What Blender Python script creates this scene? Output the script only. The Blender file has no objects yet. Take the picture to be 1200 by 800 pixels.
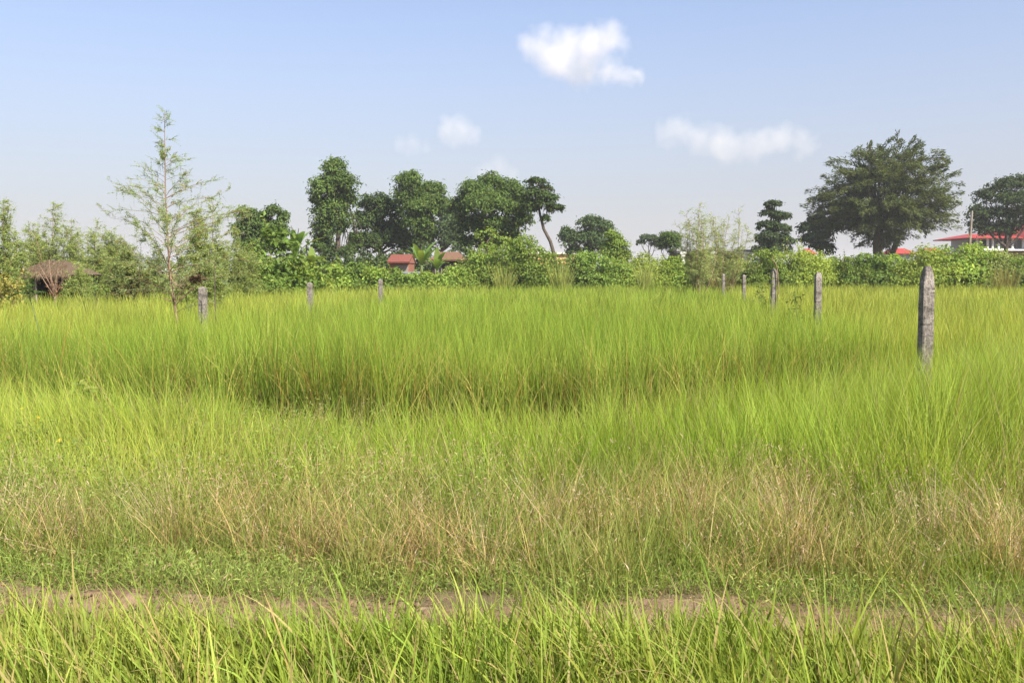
import bpy, math, random
import numpy as np
from mathutils import Vector

# ---------------------------------------------------------------- camera, sky, sun, exposure
scene = bpy.context.scene
COL = scene.collection
EYE, F, HORIZON = 1.5, 1067.0, 318.0
PITCH = math.atan((400 - HORIZON) / F)
cam_data = bpy.data.cameras.new("camera")
cam_data.sensor_width = 36.0
cam_data.lens = 36.0 * F / 1200.0
cam_data.clip_start = 0.05
cam_data.clip_end = 9000.0
cam = bpy.data.objects.new("camera", cam_data)
COL.objects.link(cam)
cam.location = (0, 0, EYE)
cam.rotation_euler = (math.radians(90) - PITCH, 0, 0)
scene.camera = cam

SUN_EL, SUN_AZ = math.radians(47), math.atan2(0.62, -0.75)      # azimuth measured from +Y towards +X
world = bpy.data.worlds.new("World")
scene.world = world
world.use_nodes = True
wn, wl = world.node_tree.nodes, world.node_tree.links
wn.clear()
sky = wn.new("ShaderNodeTexSky")
sky.sky_type = 'NISHITA'
sky.sun_disc = False
sky.sun_elevation = SUN_EL
sky.sun_rotation = SUN_AZ
sky.altitude = 0
sky.air_density = 1.0
sky.dust_density = 0.7
sky.ozone_density = 1.5
hsv = wn.new("ShaderNodeHueSaturation")
hsv.inputs["Hue"].default_value = 0.507
hsv.inputs["Saturation"].default_value = 1.05
bg = wn.new("ShaderNodeBackground")
bg.inputs["Strength"].default_value = 0.096
wo = wn.new("ShaderNodeOutputWorld")
wl.new(sky.outputs[0], hsv.inputs["Color"])
# pale humid air low in the sky, by elevation
wtc = wn.new("ShaderNodeTexCoord")
wsp = wn.new("ShaderNodeSeparateXYZ")
wr = wn.new("ShaderNodeMapRange")
wr.interpolation_type = 'SMOOTHSTEP'
wr.inputs[1].default_value = -0.02
wr.inputs[2].default_value = 0.38
wr.inputs[3].default_value = 0.9
wr.inputs[4].default_value = 0.2
wmx = wn.new("ShaderNodeMix")
wmx.data_type = 'RGBA'
wmx.inputs[7].default_value = (2.4, 2.27, 2.55, 1)
wl.new(wtc.outputs["Generated"], wsp.inputs[0])
wl.new(wsp.outputs["Z"], wr.inputs[0])
wl.new(wr.outputs[0], wmx.inputs[0])
wl.new(hsv.outputs[0], wmx.inputs[6])
wl.new(wmx.outputs[2], bg.inputs["Color"])
wl.new(bg.outputs[0], wo.inputs["Surface"])

sun_data = bpy.data.lights.new("sun", 'SUN')
sun_data.energy = 5.0
sun_data.angle = math.radians(0.6)
sun_data.color = (1.0, 0.94, 0.82)
sun = bpy.data.objects.new("sun", sun_data)
COL.objects.link(sun)
sdir = Vector((math.sin(SUN_AZ) * math.cos(SUN_EL), math.cos(SUN_AZ) * math.cos(SUN_EL), math.sin(SUN_EL)))
sun.rotation_euler = sdir.to_track_quat('Z', 'Y').to_euler()
sun.location = (30, -40, 60)

scene.view_settings.view_transform = 'Standard'
scene.view_settings.look = 'None'
scene.view_settings.gamma = 1.0
scene.view_settings.exposure = 1.22
scene.render.film_transparent = False
scene.render.filter_size = 1.5
cy = scene.cycles
cy.max_bounces = 10
cy.diffuse_bounces = 4
cy.glossy_bounces = 2
cy.transmission_bounces = 4
cy.transparent_max_bounces = 6
cy.volume_bounces = 6
cy.use_denoising = True

# ---------------------------------------------------------------- helpers
RS = np.random.RandomState


def at(px, py, Y):
    """The point at distance Y seen at a pixel of the 1200x800 photograph."""
    x, y = (px - 600) / F, (400 - py) / F
    dy = math.cos(PITCH) + y * math.sin(PITCH)
    dz = -math.sin(PITCH) + y * math.cos(PITCH)
    s = Y / dy
    return np.array((x * s, Y, EYE + dz * s))


def vnoise(x, y, scale, seed=0):
    r = RS(seed).rand(256, 256)
    u, v = np.asarray(x, float) / scale + 97.3, np.asarray(y, float) / scale + 51.7
    i, j = np.floor(u).astype(int), np.floor(v).astype(int)
    fu, fv = u - i, v - j
    fu, fv = fu * fu * (3 - 2 * fu), fv * fv * (3 - 2 * fv)
    a, b = r[i % 256, j % 256], r[(i + 1) % 256, j % 256]
    c, d = r[i % 256, (j + 1) % 256], r[(i + 1) % 256, (j + 1) % 256]
    return (a * (1 - fu) + b * fu) * (1 - fv) + (c * (1 - fu) + d * fu) * fv


def norm(v):
    return v / np.maximum(np.linalg.norm(v, axis=-1, keepdims=True), 1e-9)


def tag(o, label=None, cat=None, group=None, kind=None):
    for k, v in (("label", label), ("category", cat), ("group", group), ("kind", kind)):
        if v:
            o[k] = v
    return o


def empty(name, loc, label=None, cat=None, group=None, rz=0.0, kind=None):
    o = bpy.data.objects.new(name, None)
    COL.objects.link(o)
    o.location = tuple(loc)
    o.rotation_euler = (0, 0, rz)
    o.empty_display_size = 0.2
    return tag(o, label, cat, group, kind)


class MB:
    """Collects quads with a colour per vertex and links them as ONE mesh object."""

    def __init__(self):
        self.V, self.Q, self.C, self.n = [], [], [], 0

    def add(self, v, q, c):
        v = np.asarray(v, float).reshape(-1, 3)
        q = np.asarray(q, np.int64).reshape(-1, 4)
        c = np.asarray(c, float)
        if c.ndim == 1:
            c = np.repeat(c[None, :3], len(v), 0)
        self.V.append(v)
        self.Q.append(q + self.n)
        self.C.append(c[:, :3])
        self.n += len(v)

    def box(self, c, s, col=(.5, .5, .5), rz=0.0, taper=1.0, shear=(0, 0)):
        x, y, z = s[0] / 2, s[1] / 2, s[2] / 2
        v = []
        for k, t in ((-1, 1.0), (1, taper)):
            for i, j in ((-1, -1), (1, -1), (1, 1), (-1, 1)):
                v.append((i * x * t + (shear[0] if k > 0 else 0), j * y * t + (shear[1] if k > 0 else 0), k * z))
        v = np.array(v)
        ca, sa = math.cos(rz), math.sin(rz)
        v = np.stack((v[:, 0] * ca - v[:, 1] * sa, v[:, 0] * sa + v[:, 1] * ca, v[:, 2]), 1) + np.asarray(c, float)
        self.add(v, [(0, 3, 2, 1), (4, 5, 6, 7), (0, 1, 5, 4), (1, 2, 6, 5), (2, 3, 7, 6), (3, 0, 4, 7)], col)

    def poly(self, pts, thick, col):
        """A closed slab over a convex quad (4 points), thickened along its normal."""
        p = np.asarray(pts, float)
        nrm = np.cross(p[1] - p[0], p[3] - p[0])
        nrm /= np.linalg.norm(nrm)
        v = np.vstack((p, p - nrm * thick))
        self.add(v, [(0, 1, 2, 3), (7, 6, 5, 4), (0, 4, 5, 1), (1, 5, 6, 2), (2, 6, 7, 3), (3, 7, 4, 0)], col)

    def tube(self, pts, rad, col, sides=6):
        p = np.asarray(pts, float)
        r = np.asarray(rad, float) * np.ones(len(p))
        t = norm(np.gradient(p, axis=0))
        ref = np.array((0.13, 0.97, 0.2))
        a = norm(np.cross(t, ref[None]))
        b = np.cross(t, a)
        an = np.arange(sides) * 2 * math.pi / sides
        v = p[:, None] + r[:, None, None] * (np.cos(an)[None, :, None] * a[:, None] + np.sin(an)[None, :, None] * b[:, None])
        n = len(p)
        i = np.arange(n - 1)[:, None] * sides
        k = np.arange(sides)[None]
        k2 = (k + 1) % sides
        q = np.stack((i + k, i + k2, i + sides + k2, i + sides + k), -1).reshape(-1, 4)
        c = np.asarray(col, float)
        if c.ndim == 2:
            c = np.repeat(c, sides, 0)
        self.add(v, q, c)

    def blades(self, root, length, width, az, phi0, phi1, segs, cb, ct, face=None, wpow=1.0):
        """Grass blades: phi0 lean at the root and phi1 added towards the tip, in radians from the vertical."""
        n = len(root)
        t = np.linspace(0, 1, segs + 1)
        ph = phi0[:, None] + phi1[:, None] * t[None] ** 1.4
        sx = np.sin((ph[:, 1:] + ph[:, :-1]) / 2) * (length / segs)[:, None]
        sz = np.cos((ph[:, 1:] + ph[:, :-1]) / 2) * (length / segs)[:, None]
        hx = np.concatenate((np.zeros((n, 1)), np.cumsum(sx, 1)), 1)
        hz = np.concatenate((np.zeros((n, 1)), np.cumsum(sz, 1)), 1)
        P = np.stack((root[:, 0:1] + hx * np.cos(az)[:, None], root[:, 1:2] + hx * np.sin(az)[:, None], root[:, 2:3] + hz), -1)
        if face is None:
            face = az + math.pi / 2
        w = width[:, None] * 0.5 * np.maximum((1 - t[None] ** 2.2), 0.08) ** wpow * (0.65 + 0.35 * np.minimum(t[None] * 4, 1))
        W = np.stack((np.cos(face), np.sin(face), np.zeros(n)), -1)[:, None] * w[..., None]
        v = np.stack((P - W, P + W), 2).reshape(-1, 3)
        base = (np.arange(n) * (segs + 1) * 2)[:, None]
        s = np.arange(segs)[None] * 2
        q = np.stack((base + s, base + s + 1, base + s + 3, base + s + 2), -1).reshape(-1, 4)
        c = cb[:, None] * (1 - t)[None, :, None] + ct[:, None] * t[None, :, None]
        self.add(v, q, np.repeat(c, 2, 1).reshape(-1, 3))

    def leaves(self, p, axis, nrm, L, w, col, fold=0.12):
        """Folded rhomb leaves."""
        axis = norm(axis)
        side = norm(np.cross(nrm, axis))
        up = np.cross(axis, side)
        L, w = L[:, None], w[:, None]
        v = np.stack((p, p + axis * L * .45 + side * w * .5 + up * L * fold, p + axis * L - up * L * fold, p + axis * L * .45 - side * w * .5 + up * L * fold), 1)
        q = np.arange(len(p) * 4).reshape(-1, 4)
        self.add(v.reshape(-1, 3), q, np.repeat(col, 4, 0))

    def build(self, name, mat, parent=None, loc=(0, 0, 0), smooth=False):
        me = bpy.data.meshes.new(name)
        V, Q, C = np.concatenate(self.V), np.concatenate(self.Q), np.concatenate(self.C)
        me.vertices.add(len(V))
        me.vertices.foreach_set("co", V.astype(np.float32).ravel())
        me.loops.add(len(Q) * 4)
        me.loops.foreach_set("vertex_index", Q.astype(np.int32).ravel())
        me.polygons.add(len(Q))
        me.polygons.foreach_set("loop_start", np.arange(0, len(Q) * 4, 4, dtype=np.int32))
        me.polygons.foreach_set("use_smooth", np.full(len(Q), smooth, dtype=bool))
        at_ = me.attributes.new("col", 'FLOAT_COLOR', 'POINT')
        at_.data.foreach_set("color", np.concatenate((C, np.ones((len(C), 1))), 1).astype(np.float32).ravel())
        me.update(calc_edges=True)
        me.validate()
        me.materials.append(mat)
        o = bpy.data.objects.new(name, me)
        COL.objects.link(o)
        o.location = tuple(loc)
        if parent is not None:
            o.parent = parent
        return o


# ---------------------------------------------------------------- materials
def new_mat(name):
    m = bpy.data.materials.new(name)
    m.use_nodes = True
    nt = m.node_tree
    nt.nodes.clear()
    out = nt.nodes.new("ShaderNodeOutputMaterial")
    return m, nt, out


def leaf_mat(name, trans=0.4, rough=0.5, spec=0.35, tint=(1.15, 1.1, 0.5)):
    m, nt, out = new_mat(name)
    N, L = nt.nodes, nt.links
    a = N.new("ShaderNodeAttribute")
    a.attribute_name = "col"
    b = N.new("ShaderNodeBsdfPrincipled")
    b.inputs["Roughness"].default_value = rough
    b.inputs["Specular IOR Level"].default_value = spec
    t = N.new("ShaderNodeBsdfTranslucent")
    mul = N.new("ShaderNodeMix")
    mul.data_type = 'RGBA'
    mul.blend_type = 'MULTIPLY'
    mul.inputs[0].default_value = 1.0
    mul.inputs[7].default_value = (*tint, 1)
    mx = N.new("ShaderNodeMixShader")
    mx.inputs[0].default_value = trans
    L.new(a.outputs["Color"], b.inputs["Base Color"])
    L.new(a.outputs["Color"], mul.inputs[6])
    L.new(mul.outputs[2], t.inputs["Color"])
    L.new(b.outputs[0], mx.inputs[1])
    L.new(t.outputs[0], mx.inputs[2])
    L.new(mx.outputs[0], out.inputs["Surface"])
    return m


def solid_mat(name, c1, c2, scale=8.0, rough=0.85, bump=0.2, detail=6.0, stretch=(1, 1, 1), c3=None, use_attr=False, spec=0.3):
    """Two or three colours mixed by noise in object space, with bump."""
    m, nt, out = new_mat(name)
    N, L = nt.nodes, nt.links
    tc = N.new("ShaderNodeTexCoord")
    mp = N.new("ShaderNodeMapping")
    mp.inputs["Scale"].default_value = stretch
    n1 = N.new("ShaderNodeTexNoise")
    n1.inputs["Scale"].default_value = scale
    n1.inputs["Detail"].default_value = detail
    n1.inputs["Roughness"].default_value = 0.65
    cr = N.new("ShaderNodeValToRGB")
    cr.color_ramp.elements[0].position = 0.33
    cr.color_ramp.elements[0].color = (*c1, 1)
    cr.color_ramp.elements[1].position = 0.66
    cr.color_ramp.elements[1].color = (*c2, 1)
    if c3:
        e = cr.color_ramp.elements.new(0.8)
        e.color = (*c3, 1)
    b = N.new("ShaderNodeBsdfPrincipled")
    b.inputs["Roughness"].default_value = rough
    b.inputs["Specular IOR Level"].default_value = spec
    bp = N.new("ShaderNodeBump")
    bp.inputs["Strength"].default_value = bump
    bp.inputs["Distance"].default_value = 0.02
    L.new(tc.outputs["Object"], mp.inputs[0])
    L.new(mp.outputs[0], n1.inputs["Vector"])
    L.new(n1.outputs["Fac"], cr.inputs[0])
    L.new(n1.outputs["Fac"], bp.inputs["Height"])
    L.new(bp.outputs[0], b.inputs["Normal"])
    if use_attr:
        a = N.new("ShaderNodeAttribute")
        a.attribute_name = "col"
        mul = N.new("ShaderNodeMix")
        mul.data_type = 'RGBA'
        mul.blend_type = 'MULTIPLY'
        mul.inputs[0].default_value = 1.0
        L.new(a.outputs["Color"], mul.inputs[6])
        L.new(cr.outputs[0], mul.inputs[7])
        L.new(mul.outputs[2], b.inputs["Base Color"])
    else:
        L.new(cr.outputs[0], b.inputs["Base Color"])
    L.new(b.outputs[0], out.inputs["Surface"])
    return m


M = {}
M["grass"] = leaf_mat("grass_blades", trans=0.42, rough=0.55, spec=0.16, tint=(1.15, 1.12, .4))
M["dry"] = leaf_mat("dry_straw", trans=0.3, rough=0.7, spec=0.2, tint=(1.0, 0.9, 0.7))
M["leaf"] = leaf_mat("tree_leaves", trans=0.35, rough=0.6, spec=0.18)
M["feather"] = leaf_mat("feathery_leaflets", trans=0.5, rough=0.6, spec=0.15, tint=(1.1, 1.1, .7))
M["vine"] = leaf_mat("vine_leaves", trans=0.42, rough=0.55, spec=0.2)
M["bark"] = solid_mat("bark", (.04, .03, .022), (.11, .085, .065), 9, .9, .5, stretch=(1, 1, .25))
M["pale_bark"] = solid_mat("brown_bark", (.12, .07, .045), (.3, .2, .14), 14, .9, .3, stretch=(1, 1, .3))
M["green_stem"] = solid_mat("green_stem", (.07, .1, .03), (.16, .2, .07), 20, .7, .1)
M["thatch"] = solid_mat("thatch", (.05, .034, .022), (.15, .1, .065), 30, .95, .8, stretch=(1, 4, 1))
M["wood"] = solid_mat("grey_wood", (.13, .1, .08), (.3, .26, .21), 12, .9, .4, stretch=(3, 3, .4))
M["bamboo"] = solid_mat("woven_bamboo_wall", (.02, .017, .014), (.06, .045, .035), 18, .9, .3, stretch=(1, 1, 4))  # near-black tone puts the shade of the hut's interior into the wall colour
M["white"] = solid_mat("weathered_whitewash", (.5, .49, .46), (.75, .74, .7), 5, .8, .1)
M["red_roof"] = solid_mat("red_painted_roof", (.22, .024, .02), (.34, .045, .035), 3, .6, .05)
M["red_tile"] = solid_mat("faded_red_tile", (.12, .036, .026), (.2, .062, .044), 9, .85, .3)
M["rust"] = solid_mat("rusty_roof_sheet", (.085, .046, .028), (.19, .1, .06), 6, .8, .3, stretch=(1, 4, 1))
M["brick"] = solid_mat("red_brick", (.22, .09, .06), (.33, .14, .09), 20, .9, .3)
M["ochre"] = solid_mat("ochre_plaster", (.5, .3, .12), (.62, .4, .18), 3, .85, .1)
M["pale_trim"] = solid_mat("pale_roof_edge", (.55, .5, .4), (.7, .66, .56), 3, .8, .1)
M["grey_sheet"] = solid_mat("grey_roof_sheet", (.13, .13, .13), (.25, .25, .24), 4, .7, .1)
M["dark"] = solid_mat("dark_interior_wall", (.03, .028, .025), (.06, .055, .05), 4, .9, .1)
M["blue_wall"] = solid_mat("pale_blue_plaster", (.3, .36, .38), (.42, .47, .48), 3, .8, .1)
M["green_wall"] = solid_mat("green_painted_door", (.1, .2, .1), (.16, .28, .14), 3, .7, .1)
M["grey_paint"] = solid_mat("dull_car_paint", (.09, .095, .1), (.13, .135, .14), 3, .6, .02)
M["glass"] = solid_mat("dark_glass", (.02, .025, .03), (.04, .045, .05), 3, .1, .0, spec=0.6)
M["rubber"] = solid_mat("black_rubber", (.015, .015, .015), (.03, .03, .03), 9, .8, .1)


def concrete_mat():
    m, nt, out = new_mat("weathered_concrete")
    N, L = nt.nodes, nt.links
    tc = N.new("ShaderNodeTexCoord")
    n1 = N.new("ShaderNodeTexNoise")
    n1.inputs["Scale"].default_value = 9
    n1.inputs["Detail"].default_value = 8
    n1.inputs["Roughness"].default_value = .7
    r1 = N.new("ShaderNodeValToRGB")
    for p, c in ((.3, (.07, .06, .055)), (.45, (.19, .165, .145)), (.62, (.33, .29, .26))):
        e = r1.color_ramp.elements.new(p)
        e.color = (*c, 1)
    r1.color_ramp.elements.remove(r1.color_ramp.elements[0])
    r1.color_ramp.elements.remove(r1.color_ramp.elements[-1])
    n2 = N.new("ShaderNodeTexNoise")
    n2.inputs["Scale"].default_value = 60
    n2.inputs["Detail"].default_value = 5
    r2 = N.new("ShaderNodeValToRGB")
    r2.color_ramp.elements[0].position = .35
    r2.color_ramp.elements[0].color = (.35, .33, .32, 1)
    r2.color_ramp.elements[1].position = .6
    mp = N.new("ShaderNodeMapping")
    mp.inputs["Scale"].default_value = (2, 2, 16)
    n3 = N.new("ShaderNodeTexNoise")
    n3.inputs["Scale"].default_value = 1.6
    n3.inputs["Detail"].default_value = 4
    r3 = N.new("ShaderNodeValToRGB")
    r3.color_ramp.elements[0].position = .33
    r3.color_ramp.elements[0].color = (.28, .27, .26, 1)
    r3.color_ramp.elements[1].position = .43
    m1 = N.new("ShaderNodeMix")
    m1.data_type, m1.blend_type = 'RGBA', 'MULTIPLY'
    m1.inputs[0].default_value = .8
    m2 = N.new("ShaderNodeMix")
    m2.data_type, m2.blend_type = 'RGBA', 'MULTIPLY'
    m2.inputs[0].default_value = .8
    b = N.new("ShaderNodeBsdfPrincipled")
    b.inputs["Roughness"].default_value = .92
    b.inputs["Specular IOR Level"].default_value = .2
    bp = N.new("ShaderNodeBump")
    bp.inputs["Strength"].default_value = .7
    bp.inputs["Distance"].default_value = .01
    L.new(tc.outputs["Object"], n1.inputs["Vector"])
    L.new(tc.outputs["Object"], n2.inputs["Vector"])
    L.new(tc.outputs["Object"], mp.inputs[0])
    L.new(mp.outputs[0], n3.inputs["Vector"])
    L.new(n1.outputs["Fac"], r1.inputs[0])
    L.new(n2.outputs["Fac"], r2.inputs[0])
    L.new(n3.outputs["Fac"], r3.inputs[0])
    L.new(r1.outputs[0], m1.inputs[6])
    L.new(r2.outputs[0], m1.inputs[7])
    L.new(m1.outputs[2], m2.inputs[6])
    L.new(r3.outputs[0], m2.inputs[7])
    L.new(m2.outputs[2], b.inputs["Base Color"])
    L.new(n2.outputs["Fac"], bp.inputs["Height"])
    L.new(bp.outputs[0], b.inputs["Normal"])
    L.new(b.outputs[0], out.inputs["Surface"])
    return m


M["concrete"] = concrete_mat()


def ground_mat(name, cols, scales=(0.6, 9.0), bump=0.5):
    m, nt, out = new_mat(name)
    N, L = nt.nodes, nt.links
    tc = N.new("ShaderNodeTexCoord")
    n1 = N.new("ShaderNodeTexNoise")
    n1.inputs["Scale"].default_value = scales[0]
    n1.inputs["Detail"].default_value = 8
    n1.inputs["Roughness"].default_value = .7
    r = N.new("ShaderNodeValToRGB")
    r.color_ramp.elements[0].position = .3
    r.color_ramp.elements[0].color = (*cols[0], 1)
    r.color_ramp.elements[1].position = .7
    r.color_ramp.elements[1].color = (*cols[2], 1)
    e = r.color_ramp.elements.new(.5)
    e.color = (*cols[1], 1)
    n2 = N.new("ShaderNodeTexNoise")
    n2.inputs["Scale"].default_value = scales[1]
    n2.inputs["Detail"].default_value = 10
    n2.inputs["Roughness"].default_value = .75
    r2 = N.new("ShaderNodeValToRGB")
    r2.color_ramp.elements[0].position = .3
    r2.color_ramp.elements[0].color = (.45, .42, .4, 1)
    r2.color_ramp.elements[1].position = .65
    mx = N.new("ShaderNodeMix")
    mx.data_type, mx.blend_type = 'RGBA', 'MULTIPLY'
    mx.inputs[0].default_value = .8
    b = N.new("ShaderNodeBsdfPrincipled")
    b.inputs["Roughness"].default_value = .95
    b.inputs["Specular IOR Level"].default_value = .15
    bp = N.new("ShaderNodeBump")
    bp.inputs["Strength"].default_value = bump
    bp.inputs["Distance"].default_value = .03
    for n in (n1, n2):
        L.new(tc.outputs["Object"], n.inputs["Vector"])
    L.new(n1.outputs["Fac"], r.inputs[0])
    L.new(n2.outputs["Fac"], r2.inputs[0])
    L.new(r.outputs[0], mx.inputs[6])
    L.new(r2.outputs[0], mx.inputs[7])
    L.new(mx.outputs[2], b.inputs["Base Color"])
    L.new(n2.outputs["Fac"], bp.inputs["Height"])
    L.new(bp.outputs[0], b.inputs["Normal"])
    L.new(b.outputs[0], out.inputs["Surface"])
    return m


M["ground"] = ground_mat("field_earth", ((.1, .075, .045), (.14, .11, .06), (.17, .14, .075)))
M["track"] = ground_mat("dry_track_earth", ((.16, .095, .055), (.27, .18, .115), (.36, .26, .175)), (3.0, 28.0), .8)

# ---------------------------------------------------------------- ground and track


def track_y(x):
    x = np.asarray(x, float)
    return 3.88 - 0.065 * x + 0.05 * np.sin(x * 1.3 + .5)


def gz(x, y):
    x, y = np.asarray(x, float), np.asarray(y, float)
    near = np.exp(-((y - 6.3) / 1.6) ** 2) * .09
    n = (vnoise(x, y, 1.3, 3) - .5) * .07 + (vnoise(x, y, .35, 4) - .5) * .025
    far = np.clip((y - 2) / 6, 0, 1)
    return near + n * np.where(np.abs(y) < 80, 1, 0) - .05 * far


def ground():
    mb = MB()
    xs = np.concatenate((-np.geomspace(3000, 14, 26), np.linspace(-13, 13, 131), np.geomspace(14, 3000, 26)))
    ys = np.concatenate((-np.geomspace(800, 3, 14), np.linspace(-2, 14, 101), np.geomspace(14.6, 6000, 60)))
    X, Y = np.meshgrid(xs, ys)
    v = np.stack((X, Y, gz(X, Y)), -1).reshape(-1, 3)
    nx, ny = len(xs), len(ys)
    i = np.arange(ny - 1)[:, None] * nx + np.arange(nx - 1)[None]
    q = np.stack((i, i + 1, i + nx + 1, i + nx), -1).reshape(-1, 4)
    mb.add(v, q, (.1, .1, .05))
    o = mb.build("ground", M["ground"], smooth=True)
    tag(o, "flat field earth under the grass and the rice", "ground", kind="structure")
    # the footpath: a narrow bare strip along the grass
    mb = MB()
    xs = np.linspace(-9, 9, 1001)
    vs = np.linspace(-1, 1, 41)
    X, T = np.meshgrid(xs, vs)
    hw = .17 + .13 * (vnoise(xs, xs * 0 + 1, .7, 8) - .5) + .1 * (vnoise(xs, xs * 0 + 9, .22, 9) - .5)
    Yc = track_y(X) + T * hw[None]
    Z = gz(X, Yc) + .012 * (1 - T ** 2) + (.032 * (vnoise(X, Yc, .12, 10) - .5) + .016 * (vnoise(X, Yc, .045, 11) - .5)) * (1 - T ** 4) + .006
    v = np.stack((X, Yc, Z), -1).reshape(-1, 3)
    nx = len(xs)
    i = np.arange(len(vs) - 1)[:, None] * nx + np.arange(nx - 1)[None]
    q = np.stack((i, i + 1, i + nx + 1, i + nx), -1).reshape(-1, 4)
    mb.add(v, q, (.3, .2, .15))
    rng = RS(77)
    for k in range(420):                                        # clods and small stones
        x = rng.uniform(-4, 4)
        y = track_y(x) + rng.normal(0, .11)
        r = rng.uniform(.005, .016) * (1 + (rng.rand() < .06))
        mb.box((x, y, gz(x, y) + .012 + r * .25), (r * 2, r * rng.uniform(1.2, 2), r * rng.uniform(.8, 1.4)), (.3, .2, .15), rng.uniform(0, 3), rng.uniform(.4, .8), rng.normal(0, .2, 2) * r)
    o = mb.build("path", M["track"], smooth=True)
    tag(o, "narrow bare earth footpath between two strips of grass", "footpath", kind="structure")


ground()

# ---------------------------------------------------------------- grasses and rice


def jitter_cols(rng, base, n, lo=.75, hi=1.25, hue=.12):
    c = np.asarray(base, float)
    if c.ndim == 1:
        c = np.repeat(c[None], n, 0)
    c = c * rng.uniform(lo, hi, (n, 1))
    c[:, 0] *= rng.uniform(1 - hue, 1 + hue * 1.3, n)
    return np.clip(c, .004, .8)


def mix(a, b, t):
    a, b = np.asarray(a, float), np.asarray(b, float)
    t = np.asarray(t, float)[:, None]
    return a * (1 - t) + b * t


def scatter(rng, n, y0, y1, test=None, k=.66, pad=.8):
    """n random roots between two distances, as wide as the camera (and a few steps beside it) can see."""
    out = []
    got = 0
    while got < n:
        y = np.sqrt(rng.uniform(y0 ** 2, y1 ** 2, n * 2))
        x = rng.uniform(-1, 1, n * 2) * (k * y + pad)
        if test is not None:
            m = test(x, y)
            x, y = x[m], y[m]
        out.append(np.stack((x, y), 1))
        got += len(x)
    p = np.concatenate(out)[:n]
    return np.column_stack((p, gz(p[:, 0], p[:, 1]) - .01))


def rice_edge(x, y):
    """Distance at which the rice begins, by direction."""
    u = np.asarray(x) / np.maximum(np.asarray(y), 1)
    px = 600 + u * F
    e = np.interp(px, (-100, 0, 150, 450, 700, 850, 950, 1080, 1300), (9.4, 9.2, 8.7, 7.9, 8.1, 9.0, 9.8, 10.6, 11.5))
    return e + .25 * (vnoise(x, y, .5, 31) - .5)


def rice_far(x, y):
    u = np.asarray(x) / np.maximum(np.asarray(y), 1)
    px = 600 + u * F
    return np.interp(px, (-100, 160, 270, 400, 550, 700, 1300), (27, 28, 37, 42, 48, 50, 51))


def clumped(rng, n_clump, per, spread, y0, y1, test=None):
    c = scatter(rng, n_clump, y0, y1, test)
    p = np.repeat(c, per, 0)
    off = rng.normal(0, 1, (len(p), 2)) * spread
    p = p.copy()
    p[:, :2] += off
    p[:, 2] = gz(p[:, 0], p[:, 1]) - .01
    return p, off, np.repeat(np.arange(n_clump), per)


def foreground_grass():
    rng = RS(11)
    mb = MB()
    test = lambda x, y: (y < track_y(x) - .2 - .1 * np.clip(x, 0, 1) + .24 * (vnoise(x, y, .3, 21) - .5))
    p, off, cid = clumped(rng, 1500, 13, .045, 1.7, 4.6, test)
    n = len(p)
    cl = rng.normal(0, 1, (1500, 3))
    az = np.arctan2(off[:, 1], off[:, 0])
    lean = np.stack((-.22 + .22 * cl[cid, 0] + .9 * np.cos(az) * .35, .1 * cl[cid, 1] + .3 * np.sin(az)), 1) + rng.normal(0, .13, (n, 2))
    az = np.arctan2(lean[:, 1], lean[:, 0])
    ph = np.linalg.norm(lean, axis=1)
    L = rng.uniform(.14, .42, n) * (1 + .18 * cl[cid, 2])
    L = np.clip(L, .12, .62) * (.5 + .55 * np.clip((track_y(p[:, 0]) - p[:, 1] - .25) / .7, 0, 1))
    tall = rng.rand(n) < .025
    bent = rng.rand(n) < .1
    L[tall] = rng.uniform(.3, .5, tall.sum())
    w = rng.uniform(.004, .014, n)
    t = vnoise(p[:, 0], p[:, 1], .5, 22)
    cb = jitter_cols(rng, mix((.17, .25, .03), (.22, .28, .04), t), n)
    ct = jitter_cols(rng, mix((.28, .38, .055), (.36, .42, .08), t), n)
    tone = rng.uniform(.65, 1.12, 1500)[cid][:, None]
    cb *= tone
    ct *= tone
    old = rng.rand(n) < .09
    cb[old], ct[old] = jitter_cols(rng, (.3, .25, .09), old.sum()), jitter_cols(rng, (.38, .31, .13), old.sum())
    tip = rng.rand(n) < .12
    ct[tip] = jitter_cols(rng, (.42, .33, .14), tip.sum())
    mb.blades(p, L, w, az, ph * .55, ph * .8 + rng.uniform(0, .35, n) + bent * rng.uniform(.6, 1.8, n), 6, cb, ct, face=rng.uniform(0, math.pi, n))
    # short undergrowth
    p = scatter(rng, 9000, 1.7, 4.6, test)
    n = len(p)
    mb.blades(p, rng.uniform(.05, .16, n), rng.uniform(.003, .007, n), rng.uniform(0, 6.28, n), rng.uniform(.1, .8, n), rng.uniform(0, .8, n), 3,
              jitter_cols(rng, (.1, .16, .025), n), jitter_cols(rng, (.17, .24, .04), n), face=rng.uniform(0, 3.14, n))
    o = mb.build("grass", M["grass"])
    tag(o, "bright green broad-bladed grass in front of the bare footpath", "grass", kind="stuff")


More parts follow.
